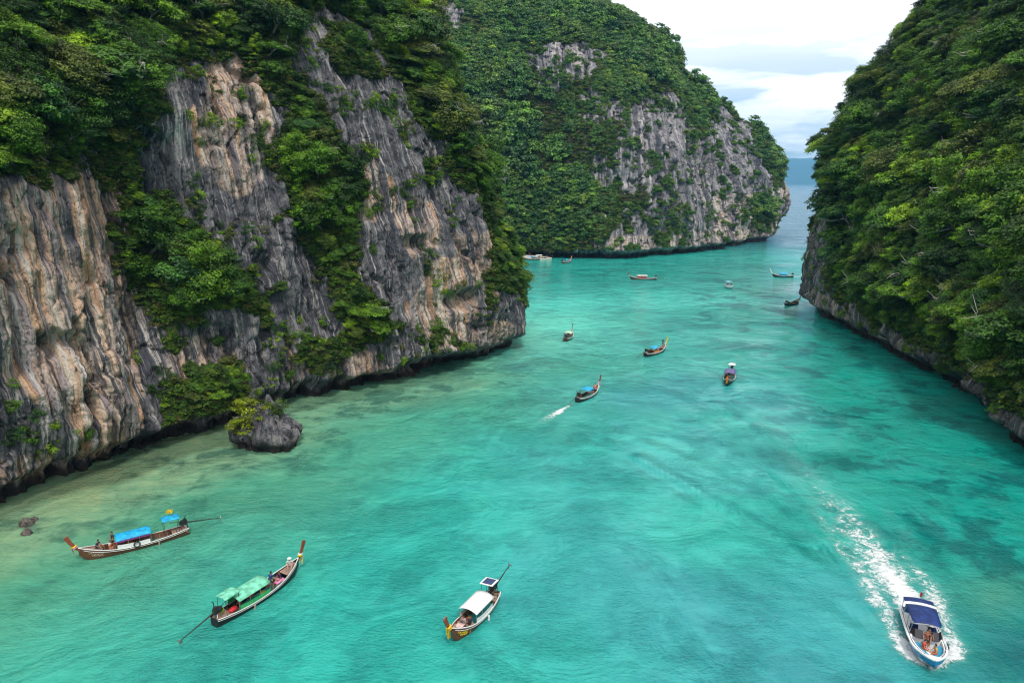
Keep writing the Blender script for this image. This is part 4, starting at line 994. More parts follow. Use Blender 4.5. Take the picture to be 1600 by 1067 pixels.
    eng = MB().box((xe, 0, ze+.42), (.62, .36, .40)).box((xe-.1, 0, ze+.70), (.34, .30, .20), taper=.8).tube([(xe+.35, 0, ze+.4), (xe+.42, 0, ze+.4)], .22, 12).tube([(xe-.05, .24, ze+.55), (xe-.05, .24, ze+1.05), (xe-.2, .24, ze+1.2)], .04, 6).box((xe+.1, -.24, ze+.5), (.3, .14, .22))
    eng = eng.build('engine', MW['metal'], root)
    MB().tube([(xe-.2, 0, ze-.1), (xe-.2, 0, ze+.25)], .07, 8).tube([(xe-.2, -.25, ze-.1), (xe+.1, 0, ze+.25), (xe-.2, .25, ze-.1)], .04, 6).build('engine_mount', MW['steel'], root)
    MB().tube([(xe+.3, 0, ze+.5), (xe+1.0, .08, ze+.75), (xe+1.3, .1, ze+.78)], .025, 6).build('tiller', MW['metal'], root)
    sx = -L/2-3.1*min(1, L/9); ex = np.array([sx, steer, ze+.35+shaft_lift*-1.0])
    MB().tube([(xe-.3, 0, ze+.38), tuple((np.array([xe-.3, 0, ze+.38])*.66+ex*.34)), tuple(ex)], [.075, .06, .032], 7).build('drive_shaft', MW['metal'], root)
    pr = MB()
    for k in range(3):
        q = k*2.094; pr.box((ex[0]-.03, ex[1]+.13*math.cos(q), ex[2]+.13*math.sin(q)), (.03, .22, .10), rx=q)
    pr.tube([(ex[0]-.1, ex[1], ex[2]), (ex[0]+.05, ex[1], ex[2])], .04, 6).box((ex[0]+.15, ex[1], ex[2]-.16), (.22, .02, .22)); pr.build('propeller', MW['steel'], root)
    if small:
        x0, x1 = .085*L-L/2, .24*L-L/2
        for xx in (x0+.08, x1-.08):
            for sy in (-1, 1):
                MB().tube([(xx, sy*.55, fl((xx+L/2)/L, u, sh)-.15), (xx, sy*.5, floor+2.2)], .02, 5).build('canopy_post', MW['metal'], root)
        if solar:
            MB().box(((x0+x1)/2, 0, floor+2.26), (x1-x0, 1.25, .05), rx=.08).build('solar_panel_frame', MW['white'], root)
            MB().box(((x0+x1)/2, 0, floor+2.30), ((x1-x0)*.78, .92, .03), rx=.08).build('solar_panel', MW['solar'], root)
        else: roof(x0-.05, x1+.05, floor+2.2, 1.25, .1, small if isinstance(small, str) else canopy, 'stern_canopy')
    # mooring rope coiled over the stern quarter
    q = np.linspace(0, 9, 26); MB().tube([(-L/2+.15+.16*math.cos(v), .42+.12*math.sin(v), ze-.05-.05*v) for v in q], .02, 4).build('rope', MW['rope'], root)
    Mx = Matrix.Translation((*centre, 0)) @ Matrix.Rotation(heading, 4, 'Z')
    return dict(root=root, M=Mx, L=L, h=heading, lines=(x, u, w, sh, kl), W=Wd)
def in_boat(bt, uu, yy, z): return bt['M'] @ Vector((uu*bt['L']-bt['L']/2, yy, z))
# ------------------------------------------------------------------ people
def skin(verts, edges, radii, sub=1, root=0):
    me = bpy.data.meshes.new('tmp'); me.from_pydata([tuple(v) for v in verts], edges, [])
    o = bpy.data.objects.new('tmp', me); COL.objects.link(o)
    md = o.modifiers.new('s', 'SKIN'); md.use_smooth_shade = True
    for i, rr in enumerate(radii):
        d = me.skin_vertices[0].data[i]; d.radius = (rr if hasattr(rr, '__len__') else (rr, rr)); d.use_root = (i == root)
    if sub: o.modifiers.new('u', 'SUBSURF').levels = sub
    dg = bpy.context.evaluated_depsgraph_get(); ev = o.evaluated_get(dg); r_ = bpy.data.meshes.new_from_object(ev)
    bpy.data.objects.remove(o); return r_
SKINC = {}
def skinmat(c): return SKINC.setdefault(c, plain('skin', c, rough=.55, noise_amt=.08))
CL_ = {}
def cloth(c): return CL_.setdefault(c, plain('clothing', c, rough=.85, noise_amt=.2, nscale=9))
M_HAIR = plain('black_hair', (.012, .010, .009), .6)
POSES = {}
def pose(kind):
    """joint positions, x forward, pelvis at origin for sitting, feet at z=0 for standing"""
    if kind in ('stand', 'lean'):
        ln = .0 if kind == 'stand' else .38
        J = dict(pel=(0, 0, .92), chest=(ln*.8, 0, 1.25-ln*.2), neck=(ln*1.15, 0, 1.45-ln*.38), head=(ln*1.45+.02, 0, 1.60-ln*.45))
        hip, knee, foot = .92, .50, .06
        legs = {s: [(0, s*.10, .88), (.04, s*.12, .48), (-.02, s*.13, .08), (.14, s*.14, .03)] for s in (-1, 1)}
    elif kind == 'sit':
        J = dict(pel=(0, 0, .12), chest=(.03, 0, .45), neck=(.08, 0, .66), head=(.12, 0, .81))
        legs = {s: [(0, s*.10, .10), (.40, s*.15, .14), (.42, s*.14, -.30), (.56, s*.15, -.34)] for s in (-1, 1)}
    else:   # floor: knees drawn up
        J = dict(pel=(0, 0, .12), chest=(.06, 0, .44), neck=(.16, 0, .64), head=(.22, 0, .78))
        legs = {s: [(0, s*.10, .10), (.36, s*.16, .42), (.55, s*.14, .08), (.68, s*.15, .04)] for s in (-1, 1)}
    ch = np.array(J['chest']); nk = np.array(J['neck'])
    sh_ = ch*.25+nk*.75
    arms = {}
    for s in (-1, 1):
        S = sh_+np.array([0, s*.19, 0])
        if kind == 'stand': arms[s] = [S, S+np.array([.05, s*.10, -.28]), S+np.array([.26, s*.02, -.42])]
        elif kind == 'lean': arms[s] = [S, S+np.array([.12, s*.06, -.26]), S+np.array([.34, -s*.02, -.40])]
        else: arms[s] = [S, S+np.array([.08, s*.09, -.26]), S+np.array([.30, s*.02, -.34])]
    return J, legs, arms
def body_meshes(kind):
    if kind in POSES: return POSES[kind]
    J, legs, arms = pose(kind); A = lambda k: np.array(J[k])
    V = [A('pel'), (A('pel')+A('chest'))/2, A('chest'), A('chest')*.35+A('neck')*.65, A('neck'), A('head')-np.array([0, 0, .05]), A('head')+np.array([.01, 0, .06])]
    R = [(.15, .11), (.125, .095), (.15, .105), (.12, .08), .052, .082, .085]; E = [(0, 1), (1, 2), (2, 3), (3, 4), (4, 5), (5, 6)]
    for s in (-1, 1):
        b0 = len(V); V += [np.array(p) for p in legs[s]]; R += [.085, .058, .040, .032]; E += [(0, b0), (b0, b0+1), (b0+1, b0+2), (b0+2, b0+3)]
        b0 = len(V); V += [np.array(p) for p in arms[s]]; R += [.052, .038, .028]
        hd = arms[s][2]+(arms[s][2]-arms[s][1])*.22; V.append(hd); R.append((.036, .02)); E += [(3, b0), (b0, b0+1), (b0+1, b0+2), (b0+2, b0+3)]
    me = skin(V, E, R, 1)
    # fingers, thumbs, nose, ears, feet join the body mesh
    mb = MB(); n0 = len(me.vertices)
    for s in (-1, 1):
        d = arms[s][2]-arms[s][1]; d /= np.linalg.norm(d); sd = np.cross(d, [0, 0, 1]); sd /= np.linalg.norm(sd)+1e-9; hd = arms[s][2]+d*.06
        for k, ln in enumerate((.075, .085, .08, .06)):
            p = hd+sd*(k-1.5)*.019; mb.tube([p-d*.02, p+d*ln*.5, p+d*ln*.85+np.array([0, 0, -.03])], [.0095, .009, .007], 5)
        p = hd-sd*s*.03-d*.03; mb.tube([p, p-sd*s*.03+d*.025, p-sd*s*.035+d*.055], [.011, .010, .008], 5)
    H = np.array(J['head']); mb.ball(H+np.array([.085, 0, .0]), (.018, .013, .022), 1); mb.ball(H+np.array([.075, 0, -.045]), (.012, .024, .006), 1)
    for s in (-1, 1): mb.ball(H+np.array([.005, s*.085, .01]), (.018, .010, .03), 1)
    V0 = np.array([v.co[:] for v in me.vertices]); F0 = [tuple(p.vertices) for p in me.polygons]
    mb2 = MB().add(V0, F0); mb2.add(np.concatenate(mb.V), mb.F)
    body = bpy.data.meshes.new('person'); body.from_pydata([tuple(v) for v in np.concatenate(mb2.V)], [], mb2.F); body.polygons.foreach_set('use_smooth', np.ones(len(body.polygons), bool))
    eyes = MB(); [eyes.ball(H+np.array([.079, s*.032, .022]), (.008, .012, .007), 1) for s in (-1, 1)]
    hair = MB(); Vh, Fh = ico(3); keep = (Vh[:, 2] > -.05) | (Vh[:, 0] < -.25); keep &= ~((Vh[:, 0] > .55) & (Vh[:, 2] < .45)); idx = np.cumsum(keep)-1
    hair.add(Vh[keep]*np.array([.105, .095, .11])+H+np.array([0, 0, .045]), [[idx[i] for i in f] for f in Fh if keep[f].all()])
    # shirt and shorts as slightly larger shells
    Vs = [V[0]+np.array([0, 0, .0]), V[1], V[2], V[3]]; Rs = [(.165, .125), (.145, .115), (.168, .122), (.135, .095)]; Es = [(0, 1), (1, 2), (2, 3)]
    for s in (-1, 1):
        b0 = len(Vs); Vs += [arms[s][0], arms[s][0]*.35+arms[s][1]*.65]; Rs += [.068, .056]; Es += [(3, b0), (b0, b0+1)]
    shirt = skin(Vs, Es, Rs, 1)
    Vs = [V[0]]; Rs = [(.170, .128)]; Es = []
    for s in (-1, 1):
        l = [np.array(p) for p in legs[s]]; b0 = len(Vs); Vs += [l[0], l[0]*.3+l[1]*.7]; Rs += [.10, .082]; Es += [(0, b0), (b0, b0+1)]
    Vs.append(V[0]*.75+V[1]*.25); Rs.append((.165, .125)); Es.append((0, len(Vs)-1))
    shorts = skin(Vs, Es, Rs, 1)
    POSES[kind] = (body, eyes, hair, shirt, shorts, H, J); return POSES[kind]
def person(kind, loc, face, label, top=(.1, .1, .1), bottom=(.05, .05, .06), skinc=(.30, .16, .10), hat=None, vest=None, sc_p=1.0):
    body, eyes, hair, shirt, shorts, H, J = body_meshes(kind)
    bm = body.copy(); bm.materials.append(skinmat(skinc))
    root = add_obj('person', bm, label=label, category='person'); root.location = loc; root.rotation_euler = (0, 0, face); root.scale = (sc_p,)*3
    for nm, me, mt in (('shirt', shirt, cloth(top)), ('shorts', shorts, cloth(bottom))):
        if top is None and nm == 'shirt': continue
        mm = me.copy(); mm.materials.clear(); mm.materials.append(mt); add_obj(nm, mm, root)
    eyes.build('eyes', MW['black'], root); hair.build('hair', M_HAIR, root, True)
    if hat:
        MB().tube([H+np.array([0, 0, .085]), H+np.array([0, 0, .10])], .19, 16).tube([H+np.array([0, 0, .10]), H+np.array([0, 0, .19])], [.115, .08], 12).build('hat', cloth(hat), root)
    if vest:
        C_ = np.array(J['chest']); N_ = np.array(J['neck']); P0 = np.array(J['pel'])
        d = (N_-P0)/np.linalg.norm(N_-P0)
        me = skin([P0+d*.12, C_, C_*.4+N_*.6], [(0, 1), (1, 2)], [(.175, .145), (.195, .155), (.15, .12)], 1); me.materials.append(cloth(vest)); add_obj('life_vest', me, root)
    return root

# ------------------------------------------------------------------ the boats
def ends(sp, bp, zs=.75, zb=1.35): return W(*sp, zs), W(*bp, zb)
s_, b_e = ends((294, 822), (122, 857))
B1 = longtail('brown longtail boat with bright blue roof and small yellow flag, nearest the left cliff', s_, b_e, 'teak', 'blue', (.36, .68), True, 'white', 'mag', ('pink', 'yellow'), shaft_lift=.45, Wd=1.75)
s_, b_e = ends((334, 966), (466, 872))
B2 = longtail('black longtail boat with green roof, its engine toward the viewer', s_, b_e, 'black', 'green', (.20, .56), 'green', 'green2', None, ('yellow', 'white'), shaft_lift=.55, Wd=1.85)
s_, b_e = ends((775, 922), (705, 982))
B3 = longtail('brown longtail boat with white roof, solar panel and long yellow bow ribbons', s_, b_e, 'teak', 'white', (.26, .66), True, 'white', None, ('yellow', 'orange', 'yellow'), shaft_lift=-.7, Wd=1.75, solar=True, canh=1.7)
s_, b_e = ends((902, 622), (935, 600))
B5 = longtail('dark longtail boat with blue roof and propeller splash behind it', s_, b_e, 'black', 'blue', (.28, .56), False, None, None, ('white', 'pink'), shaft_lift=.75)
s_, b_e = ends((1008, 552), (1040, 538))
B6 = longtail('longtail boat with blue roof and a person standing at its yellowish bow', s_, b_e, 'black', 'blue', (.25, .52), False, 'orange', None, ('white', 'yellow'), post='yellow', shaft_lift=.75)
s_, b_e = ends((883, 529), (893, 517), .7, 1.2)
B7 = longtail('small longtail boat with pale green roof seen from its stern', s_, b_e, 'dark', 'pgreen', (.25, .62), False, None, None, ('pink', 'white'), shaft_lift=.3, Wd=1.9)
s_, b_e = ends((1144, 578), (1136, 594), .7, 1.2)
B8 = longtail('longtail boat with dark purple roof and orange bow ribbons facing the viewer', s_, b_e, 'black', 'lilac', (.3, .66), 'white', None, None, ('orange', 'yellow', 'orange'), shaft_lift=.2, Wd=1.9)
B9 = longtail('long dark boat with faded pink roof, side-on in the far lagoon', 0, 0, 'dark', 'pinkw', (.36, .74), False, 'red', None, ('white',), centre=W(1005, 437), heading=math.radians(178), L=9.8, shaft_lift=.6)
B11 = longtail('black longtail boat under a blue tarpaulin close to the right cliff', 0, 0, 'black', 'blue', (.30, .66), False, 'blue', None, ('white',), post='white', centre=W(1223, 433), heading=math.radians(166), L=7.5, shaft_lift=.4, post_h=1.9)
B12 = longtail('dark roofless longtail boat beside the right cliff', 0, 0, 'black', None, (.3, .6), False, None, None, ('grey',), centre=W(1238, 476), heading=math.radians(38), L=7.2, shaft_lift=.5, rim='grey')
B13 = longtail('small longtail boat with red bow in front of the headland', 0, 0, 'dark', 'blue', (.3, .6), False, None, None, ('red', 'pink'), post='orange', centre=W(885, 411), heading=math.radians(50), L=6.5)
B14 = longtail('longtail boat with blue roof moored at the little beach', 0, 0, 'dark', 'blue', (.25, .7), False, None, None, ('red',), centre=W(829, 406), heading=math.radians(172), L=8.5)
B15 = longtail('longtail boat with white roof moored behind the blue-roofed one at the beach', 0, 0, 'black', 'white', (.3, .7), False, None, None, ('red',), centre=W(842, 404), heading=math.radians(186), L=7.5)
B16 = longtail('dark boat stern showing past the left cliff with its shaft out over the water', 0, 0, 'black', None, (.3, .6), False, None, None, ('grey',), centre=W(806, 419), heading=math.radians(176), L=7.0, shaft_lift=.2)

def seatz(bt, uu): x, u, w, sh, kl = bt['lines']; return float(np.interp(uu, u, kl))+.24, float(np.interp(uu, u, sh))
def put(bt, kind, uu, yy, face, label, on='floor', **k):
    f, s = seatz(bt, uu); z = f if on == 'floor' else (s-.14 if on == 'bench' else s-.05)
    return person(kind, in_boat(bt, uu, yy, z), bt['h']+face, label, **k)
put(B1, 'floor', .845, .0, 2.6, 'person in navy clothes sitting near the bow of the blue-roofed brown boat', 'deck', top=(.02, .03, .07), bottom=(.03, .035, .06))
put(B1, 'sit', .73, .15, 2.4, 'person in an orange life vest sitting ahead of the blue roof', 'bench', top=(.7, .55, .5), vest=(.85, .20, .04), bottom=(.8, .2, .05))
put(B1, 'stand', .70, .1, .3, 'person in dark clothes standing at the front edge of the blue roof', 'bench', top=(.03, .025, .03), bottom=(.03, .02, .02))
put(B1, 'sit', .66, .25, -.6, 'person in a red and black top sitting at the mouth of the blue roof', 'bench', top=(.35, .03, .02), bottom=(.02, .02, .02))
put(B2, 'floor', .90, .1, -2.4, 'person in white with a pale cap crouching on the foredeck of the green-roofed boat', 'deck', top=(.75, .72, .72), bottom=(.75, .55, .55), skinc=(.5, .3, .22), hat=(.75, .72, .68))
put(B2, 'stand', .59, -.66, .2, 'person in a blue shirt standing in front of the green roof', 'deck', top=(.01, .05, .20), bottom=(.01, .012, .03))
put(B2, 'sit', .66, .0, 2.8, 'person in grey and green sitting next to the standing blue-shirted person', 'bench', top=(.10, .30, .16), bottom=(.3, .3, .32))
put(B2, 'sit', .73, -.30, 2.9, 'person in a dark purple top sitting on pink cloth near the bow', 'bench', top=(.06, .01, .07), bottom=(.75, .25, .55))
put(B2, 'sit', .30, .25, 3.0, 'person in a red patterned shirt under the rear edge of the green roof', 'floor', top=(.40, .08, .05), bottom=(.05, .03, .03))
put(B3, 'sit', .745, .05, -.2, 'person with black hair in a striped pale top sitting before the white roof', 'bench', top=(.45, .32, .33), bottom=(.06, .04, .05))
put(B3, 'sit', .70, .38, .3, 'person in dark clothes sitting at the left edge of the white roof', 'bench', top=(.05, .04, .06), bottom=(.03, .03, .03))
put(B3, 'stand', .085, -.1, .1, 'boatman in red and black standing by the engine behind the solar panel', 'floor', top=(.25, .03, .03), bottom=(.02, .02, .02))
put(B5, 'floor', .82, 0, .2, 'person in pink sitting on the bow of the boat with the propeller splash', 'deck', top=(.60, .25, .22), bottom=(.4, .2, .2))
put(B5, 'stand', .12, 0, .1, 'boatman in dark clothes standing at the engine of the moving blue-roofed boat', 'floor', top=(.03, .03, .04))
put(B6, 'stand', .86, 0, .4, 'person in dark clothes standing on the bow of the yellow-bowed boat', 'deck', top=(.02, .02, .03))
put(B6, 'sit', .62, 0, .4, 'person in orange sitting ahead of the roof of the yellow-bowed boat', 'bench', top=(.8, .22, .05), bottom=(.6, .2, .1))
put(B7, 'sit', .12, 0, 0, 'boatman in brown at the stern of the pale-green-roofed boat', 'bench', top=(.16, .06, .05))
put(B8, 'sit', .72, .1, 0, 'person in dark red sitting at the bow of the purple-roofed boat', 'bench', top=(.20, .04, .05))
put(B8, 'stand', .16, 0, 0, 'boatman in navy standing behind the dark purple roof', 'floor', top=(.02, .02, .08))
put(B13, 'stand', .2, 0, 0, 'tiny figure standing in the small red-bowed boat', 'floor', top=(.5, .5, .5))
put(B12, 'sit', .2, 0, 0, 'boatman sitting at the stern of the roofless dark boat', 'bench', top=(.04, .04, .05))
# loose things lying in the boats
def thing(name, mb, mat, label, cat, bt, uu, yy, z, rz=0., smooth_=True):
    o = mb.build(name, MW[mat], None, smooth_, label=label, category=cat); o.location = in_boat(bt, uu, yy, z); o.rotation_euler = (0, 0, bt['h']+rz); return o
f, s = seatz(B2, .17); thing('bag', MB().ball((0, 0, .18), (.42, .26, .20), 3), 'red', 'red bag lying on the aft deck of the green-roofed boat', 'bag', B2, .18, -.25, s-.1)
thing('helmet', MB().ball((0, 0, .16), (.20, .17, .16), 3).tube([(0, 0, 0), (0, 0, .1)], .16, 10), 'lime', 'lime-green container next to the engine of the green-roofed boat', 'container', B2, .12, .42, s-.05)
f, s = seatz(B2, .7)
thing('cloth', MB().sheet([[(-.5, -.3, .05), (-.5, 0, .12), (-.5, .25, .06)], [(0, -.32, .13), (0, 0, .2), (0, .3, .08)], [(.5, -.25, .06), (.5, 0, .12), (.5, .2, .05)]], .03), 'pink', 'pink cloth spread over the bench near the bow of the black boat', 'cloth', B2, .71, -.3, s-.12)
f, s = seatz(B3, .6)
for k, (uu, yy) in enumerate(((.765, -.38), (.70, -.36))):
    thing('barrel', MB().tube([(0, 0, 0), (0, 0, .1), (0, 0, .4), (0, 0, .48)], [.19, .22, .22, .18], 14), 'bbarrel', ('blue plastic barrel standing nearest the bow in the white-roofed boat', 'blue plastic barrel just under the front edge of the white roof')[k], 'barrel', B3, uu, yy, f+.02)
thing('cool_box', MB().box((0, 0, .18), (.5, .34, .34)).box((0, 0, .37), (.53, .37, .05)), 'bbarrel', 'blue cool box under the front of the white roof', 'cool box', B3, .655, .05, f+.02, smooth_=False)
thing('cloth', MB().sheet([[(-.3, -.3, .05), (-.3, .3, .08)], [(0, -.3, .13), (0, .3, .1)], [(.3, -.2, .06), (.3, .2, .05)]], .03), 'pinkw', 'pale towel lying on the foredeck of the white-roofed boat', 'towel', B3, .845, .12, seatz(B3, .86)[1]-.02)
for bt, uu, yy, z, cc, lb in ((B1, .55, -.2, None, 'orange', 'orange life jacket on the bench under the blue roof'), (B1, .45, .3, None, 'orange', 'orange life jacket near the rear of the blue roof'),
        (B2, .42, .30, None, 'orange', 'orange life jacket under the green roof'), (B2, .50, -.35, None, 'yellow', 'yellow bundle under the front of the green roof'), (B3, .60, -.1, None, 'orange', 'orange life jacket in the shade of the white roof')):
    thing('life_jacket' if cc == 'orange' else 'bundle', MB().ball((0, 0, .12), (.24, .20, .12), 2).ball((.2, 0, .16), (.12, .22, .10), 2), cc, lb, 'life jacket' if cc == 'orange' else 'bundle', bt, uu, yy, seatz(bt, uu)[1]-.13)
# fenders, poles and lines
for bt, uu, sg in ((B1, .30, 1), (B2, .35, -1), (B3, .42, 1)):
    x, u, w, sh, kl = bt['lines']; yw = float(np.interp(uu, u, w)); zs_ = float(np.interp(uu, u, sh))
    MB().tube([(uu*bt['L']-bt['L']/2, sg*(yw+.13), zs_-.55), (uu*bt['L']-bt['L']/2, sg*(yw+.13), zs_-.1)], .09, 8).tube([(uu*bt['L']-bt['L']/2, sg*(yw+.13), zs_-.1), (uu*bt['L']-bt['L']/2, sg*yw, zs_+.05)], .015, 4).build('fender', MW['white' if bt is B3 else 'grey'], bt['root'])
    p0 = (-bt['L']*.32, -sg*(.75), zs_+.02); MB().tube([p0, (bt['L']*.02, -sg*.82, zs_+.08), (bt['L']*.22, -sg*.80, zs_+.12)], .022, 5).build('boat_pole', MW['rope'], bt['root'])
# tyre hanging on the side of the first boat, flag on its stern roof
x_, u_, w_, sh_, kl_ = B1['lines']
tb = MB(); q = np.linspace(0, 2*math.pi, 19); yw = float(np.interp(.50, u_, w_)); tb.tube([(.26*math.cos(v), 0, .26*math.sin(v)) for v in q], .06, 7)
thing('tyre', tb, 'metal', 'small tyre hung on the side of the blue-roofed brown boat', 'tyre', B1, .50, yw+.10, .72)
fl_ = MB().tube([(0, 0, 0), (0, 0, .85)], .012, 5).build('flag', MW['steel'], None, label='small yellow flag on a pole over the stern roof of the brown boat', category='flag'); fl_.location = in_boat(B1, .13, 0, 2.2); fl_.rotation_euler = (0, 0, B1['h'])
MB().sheet([[(-.01*0+.62*k/6, .06*math.sin(k*1.2), .45+.03*k/6), (.62*k/6, .06*math.sin(k*1.2+.5), .85)] for k in range(7)], .012).build('flag_cloth', MW['yellow'], fl_)
MB().ball((.32, -.0, .66), (.07, .08, .07), 2).build('emblem', MW['orange'], fl_)
# painted name on the bow planks of the first and third boats: pale scrolls as in the photo
for bt, mt in ((B1, 'rope'), (B3, 'yellow')):
    x, u, w, sh, kl = bt['lines']
    for sy in ((1,) if bt is B1 else (1, -1)):
        for row, (a0, a1, f0) in enumerate(((.80, .93, .70), (.80, .90, .55))):
            n_ = 15; mb = MB()
            for k in range(n_):
                uu = a0+(a1-a0)*k/n_; xx = uu*bt['L']-bt['L']/2; kk = float(np.interp(uu, u, kl)); ss = float(np.interp(uu, u, sh)); f = f0+.05*math.sin(k*2.3)
                yy = sy*(f**(1/3))**.62*float(np.interp(uu, u, w)); z = kk+(ss-kk)*f
                mb.box((xx, yy+sy*.012, z), (.045+.03*((k*7) % 3), .02, .035+.03*((k*5) % 2)), rz=-sy*.32)
            mb.build('painted_scroll', MW[mt], bt['root'])

# ------------------------------------------------------------------ speedboats
def speedboat(label, centre, heading, L=7.6, Wd=2.45, detail=True, hull='sblue', top='navy'):
    root = bpy.data.objects.new('speedboat', None); COL.objects.link(root); root.location = (*centre, 0.05); root.rotation_euler = (0, math.radians(-2.5), heading)
    root['label'] = label; root['category'] = 'speedboat'
    n = 27; x = np.linspace(-L/2, L/2, n); u = (x+L/2)/L
    w = Wd/2*np.clip(np.where(u < .5, .93+.07*np.sin(u/.5*math.pi/2), np.cos(np.clip((u-.5)/.5, 0, 1)**1.9*math.pi/2)**.80), .012, 1)
    sh = .80+.32*u**1.6; kl = -.30+.85*np.clip((u-.62)/.38, 0, 1)**2.0; kl = np.minimum(kl, sh-.06)
    ch = kl+(sh-kl)*.42
    rows = lambda f: None
    def P(i, q, ins=0):
        # section: gunwale, mid topside, chine, keel
        ww = max(w[i]-ins, .004)
        return {0: (x[i], ww, sh[i]), 1: (x[i], ww*.97, sh[i]*.55+ch[i]*.45), 2: (x[i], ww*.86, ch[i]), 3: (x[i], 0, kl[i])}[q]
    O = np.array([[P(i, 0), P(i, 1), P(i, 2), P(i, 3)]+[(p[0], -p[1], p[2]) for p in (P(i, 2), P(i, 1), P(i, 0))] for i in range(n)])
    MB().grid(O).add(O[0], [[6, 5, 4, 3, 2, 1, 0]]).build('hull', MW[hull], root, False)
    for sy in (-1, 1):
        MB().sheet([[(x[i], sy*(w[i]+.02), sh[i]-.02), (x[i], sy*(w[i]*.985+.02), sh[i]*.78+ch[i]*.22)] for i in range(n)][::sy], .02).build('hull_stripe', MW['gel'], root)
        MB().tube([(x[i], sy*(w[i]+.02), sh[i]+.01) for i in range(n)], .045, 6).build('gunwale', MW['gel'], root)
        MB().sheet([[(x[i], sy*(w[i]), sh[i]+.03), (x[i], sy*max(w[i]-.24, .003), sh[i]+.05)] for i in range(n)][::-sy], .04).build('side_deck', MW['gel'], root)
        MB().sheet([[(x[i], sy*max(w[i]-.10, .002), sh[i]+.048), (x[i], sy*max(w[i]-.14, .001), sh[i]+.052)] for i in range(2, n-2)][::-sy], .012).build('deck_stripe', MW['glass'], root)
        MB().sheet([[(x[i], sy*max(w[i]-.24, .003), sh[i]+.03), (x[i], sy*max(w[i]-.27, .002), .32)] for i in range(n-3)][::-sy], .02).build('cockpit_side', MW['gel'], root)
    fl = [[(x[i], -max(w[i]-.25, .003), .30), (x[i], max(w[i]-.25, .003), .30)] for i in range(n-3)]
    MB().sheet(fl, .03).build('cockpit_floor', MW['gel' if detail else 'gel'], root)
    ip = lambda uu, a: float(np.interp(uu, u, a))
    # bow cushions in a V and a white bow locker
    for sy in (-1, 1):
        c = [[(ip(q, x), sy*max(ip(q, w)-.27, .02), .72+.1*q), (ip(q, x), sy*max(ip(q, w)-.80, .01), .72+.1*q)] for q in np.linspace(.66, .93, 7)]
        MB().sheet(c[::-sy], .14).build('bow_cushion', MW['cush'], root)
    MB().sheet([[(ip(q, x), -max(ip(q, w)-.27, .01), .86+.1*q), (ip(q, x), max(ip(q, w)-.27, .01), .86+.1*q)] for q in np.linspace(.885, .985, 4)], .1).build('bow_locker', MW['gel'], root)
    MB().box((ip(.80, x), 0, .55), (.62, .5, .42)).build('bow_table', MW['gel'], root)
    # consoles and smoked windscreens each side of the walkway
    for sy in (-1, 1):
        MB().box((ip(.56, x), sy*.68, .68), (.62, .82, .72), taper=.9).build('console', MW['gel'], root)
        MB().sheet([[(ip(.60, x)+.30-.12*0, sy*.28, 1.02), (ip(.60, x)-.10, sy*.30, 1.52)], [(ip(.60, x)+.20, sy*.80, 1.02), (ip(.60, x)-.18, sy*.78, 1.52)], [(ip(.60, x)-.25, sy*1.10, 1.02), (ip(.60, x)-.5, sy*1.03, 1.52)]][::sy], .02).build('windscreen', MW['glass'], root)
        MB().box((ip(.46, x), sy*.62, .60), (.5, .55, .5)).box((ip(.46, x)-.25, sy*.62, 1.0), (.1, .55, .45)).build('seat', MW['navy'], root)
        MB().box((ip(.25, x), sy*.88, .58), (2.0, .42, .45)).build('side_bench', MW['gel'], root)
    # canopy in two panels with white bar
    def roof(x0, x1, z0, z1, wd0, wd1, name='canopy'):
        G = [[(x0+(x1-x0)*i/6, q*(wd0+(wd1-wd0)*i/6)/2*(1 if i < 6 or x1 < 0 else .86), z0+(z1-z0)*i/6+.12*(1-abs(q)**2)-.03*(i == 6)) for q in np.linspace(-1, 1, 7)] for i in range(7)]
        return MB().sheet(G, .04).build(name, MW[top], root, True)
    roof(ip(.235, x), ip(.60, x), 2.02, 2.05, 2.15, 1.95); roof(ip(.07, x), ip(.19, x), 1.95, 2.02, 2.1, 2.15)
    MB().sheet([[(ip(.19, x), q*1.08, 2.06+.12*(1-q*q)) for q in np.linspace(-1, 1, 7)], [(ip(.235, x), q*1.08, 2.06+.12*(1-q*q)) for q in np.linspace(-1, 1, 7)]], .06).build('canopy_bar', MW['gel'], root)
    MB().tube([(ip(.60, x)+.05, q*.92, 2.03+.12*(1-q*q)) for q in np.linspace(-1, 1, 9)], .03, 6).build('canopy_front_tube', MW['steel'], root)
    for sy in (-1, 1):
        for q0, q1 in ((.10, .08), (.20, .21), (.42, .40), (.56, .59)):
            MB().tube([(ip(q0, x), sy*(ip(q0, w)-.12), ip(q0, sh)), (ip(q1, x), sy*1.0, 2.02)], .026, 6).build('canopy_post', MW['steel'], root)
        MB().tube([(ip(q, x), sy*(ip(q, w)-.10), ip(q, sh)+(.0 if q in (.66, .93) else .26)) for q in (.66, .70, .80, .90, .93)], .02, 6).build('hand_rail', MW['steel'], root)
        MB().tube([(ip(q, x), sy*(ip(q, w)+.10), ip(q, sh)-.06) for q in (.60, .63, .68, .71)], [.05, .10, .10, .05], 8).build('fender', MW['metal'], root)
        MB().box((-L/2-.22, sy*.42, .75), (.5, .34, .62), taper=.8).box((-L/2-.22, sy*.42, .1), (.22, .12, .9)).build('outboard_motor', MW['gel' if not detail else 'metal'], root)
    Mx = Matrix.Translation((*centre, .05)) @ Matrix.Rotation(heading, 4, 'Z')
    return dict(root=root, M=Mx, L=L, h=heading)
sA = np.array(W(1430, 947, .9)); sB = np.array(W(1461, 1036, 1.15)); hd = math.atan2(*(sB-sA)[::-1]); LS = float(np.linalg.norm(sB-sA))
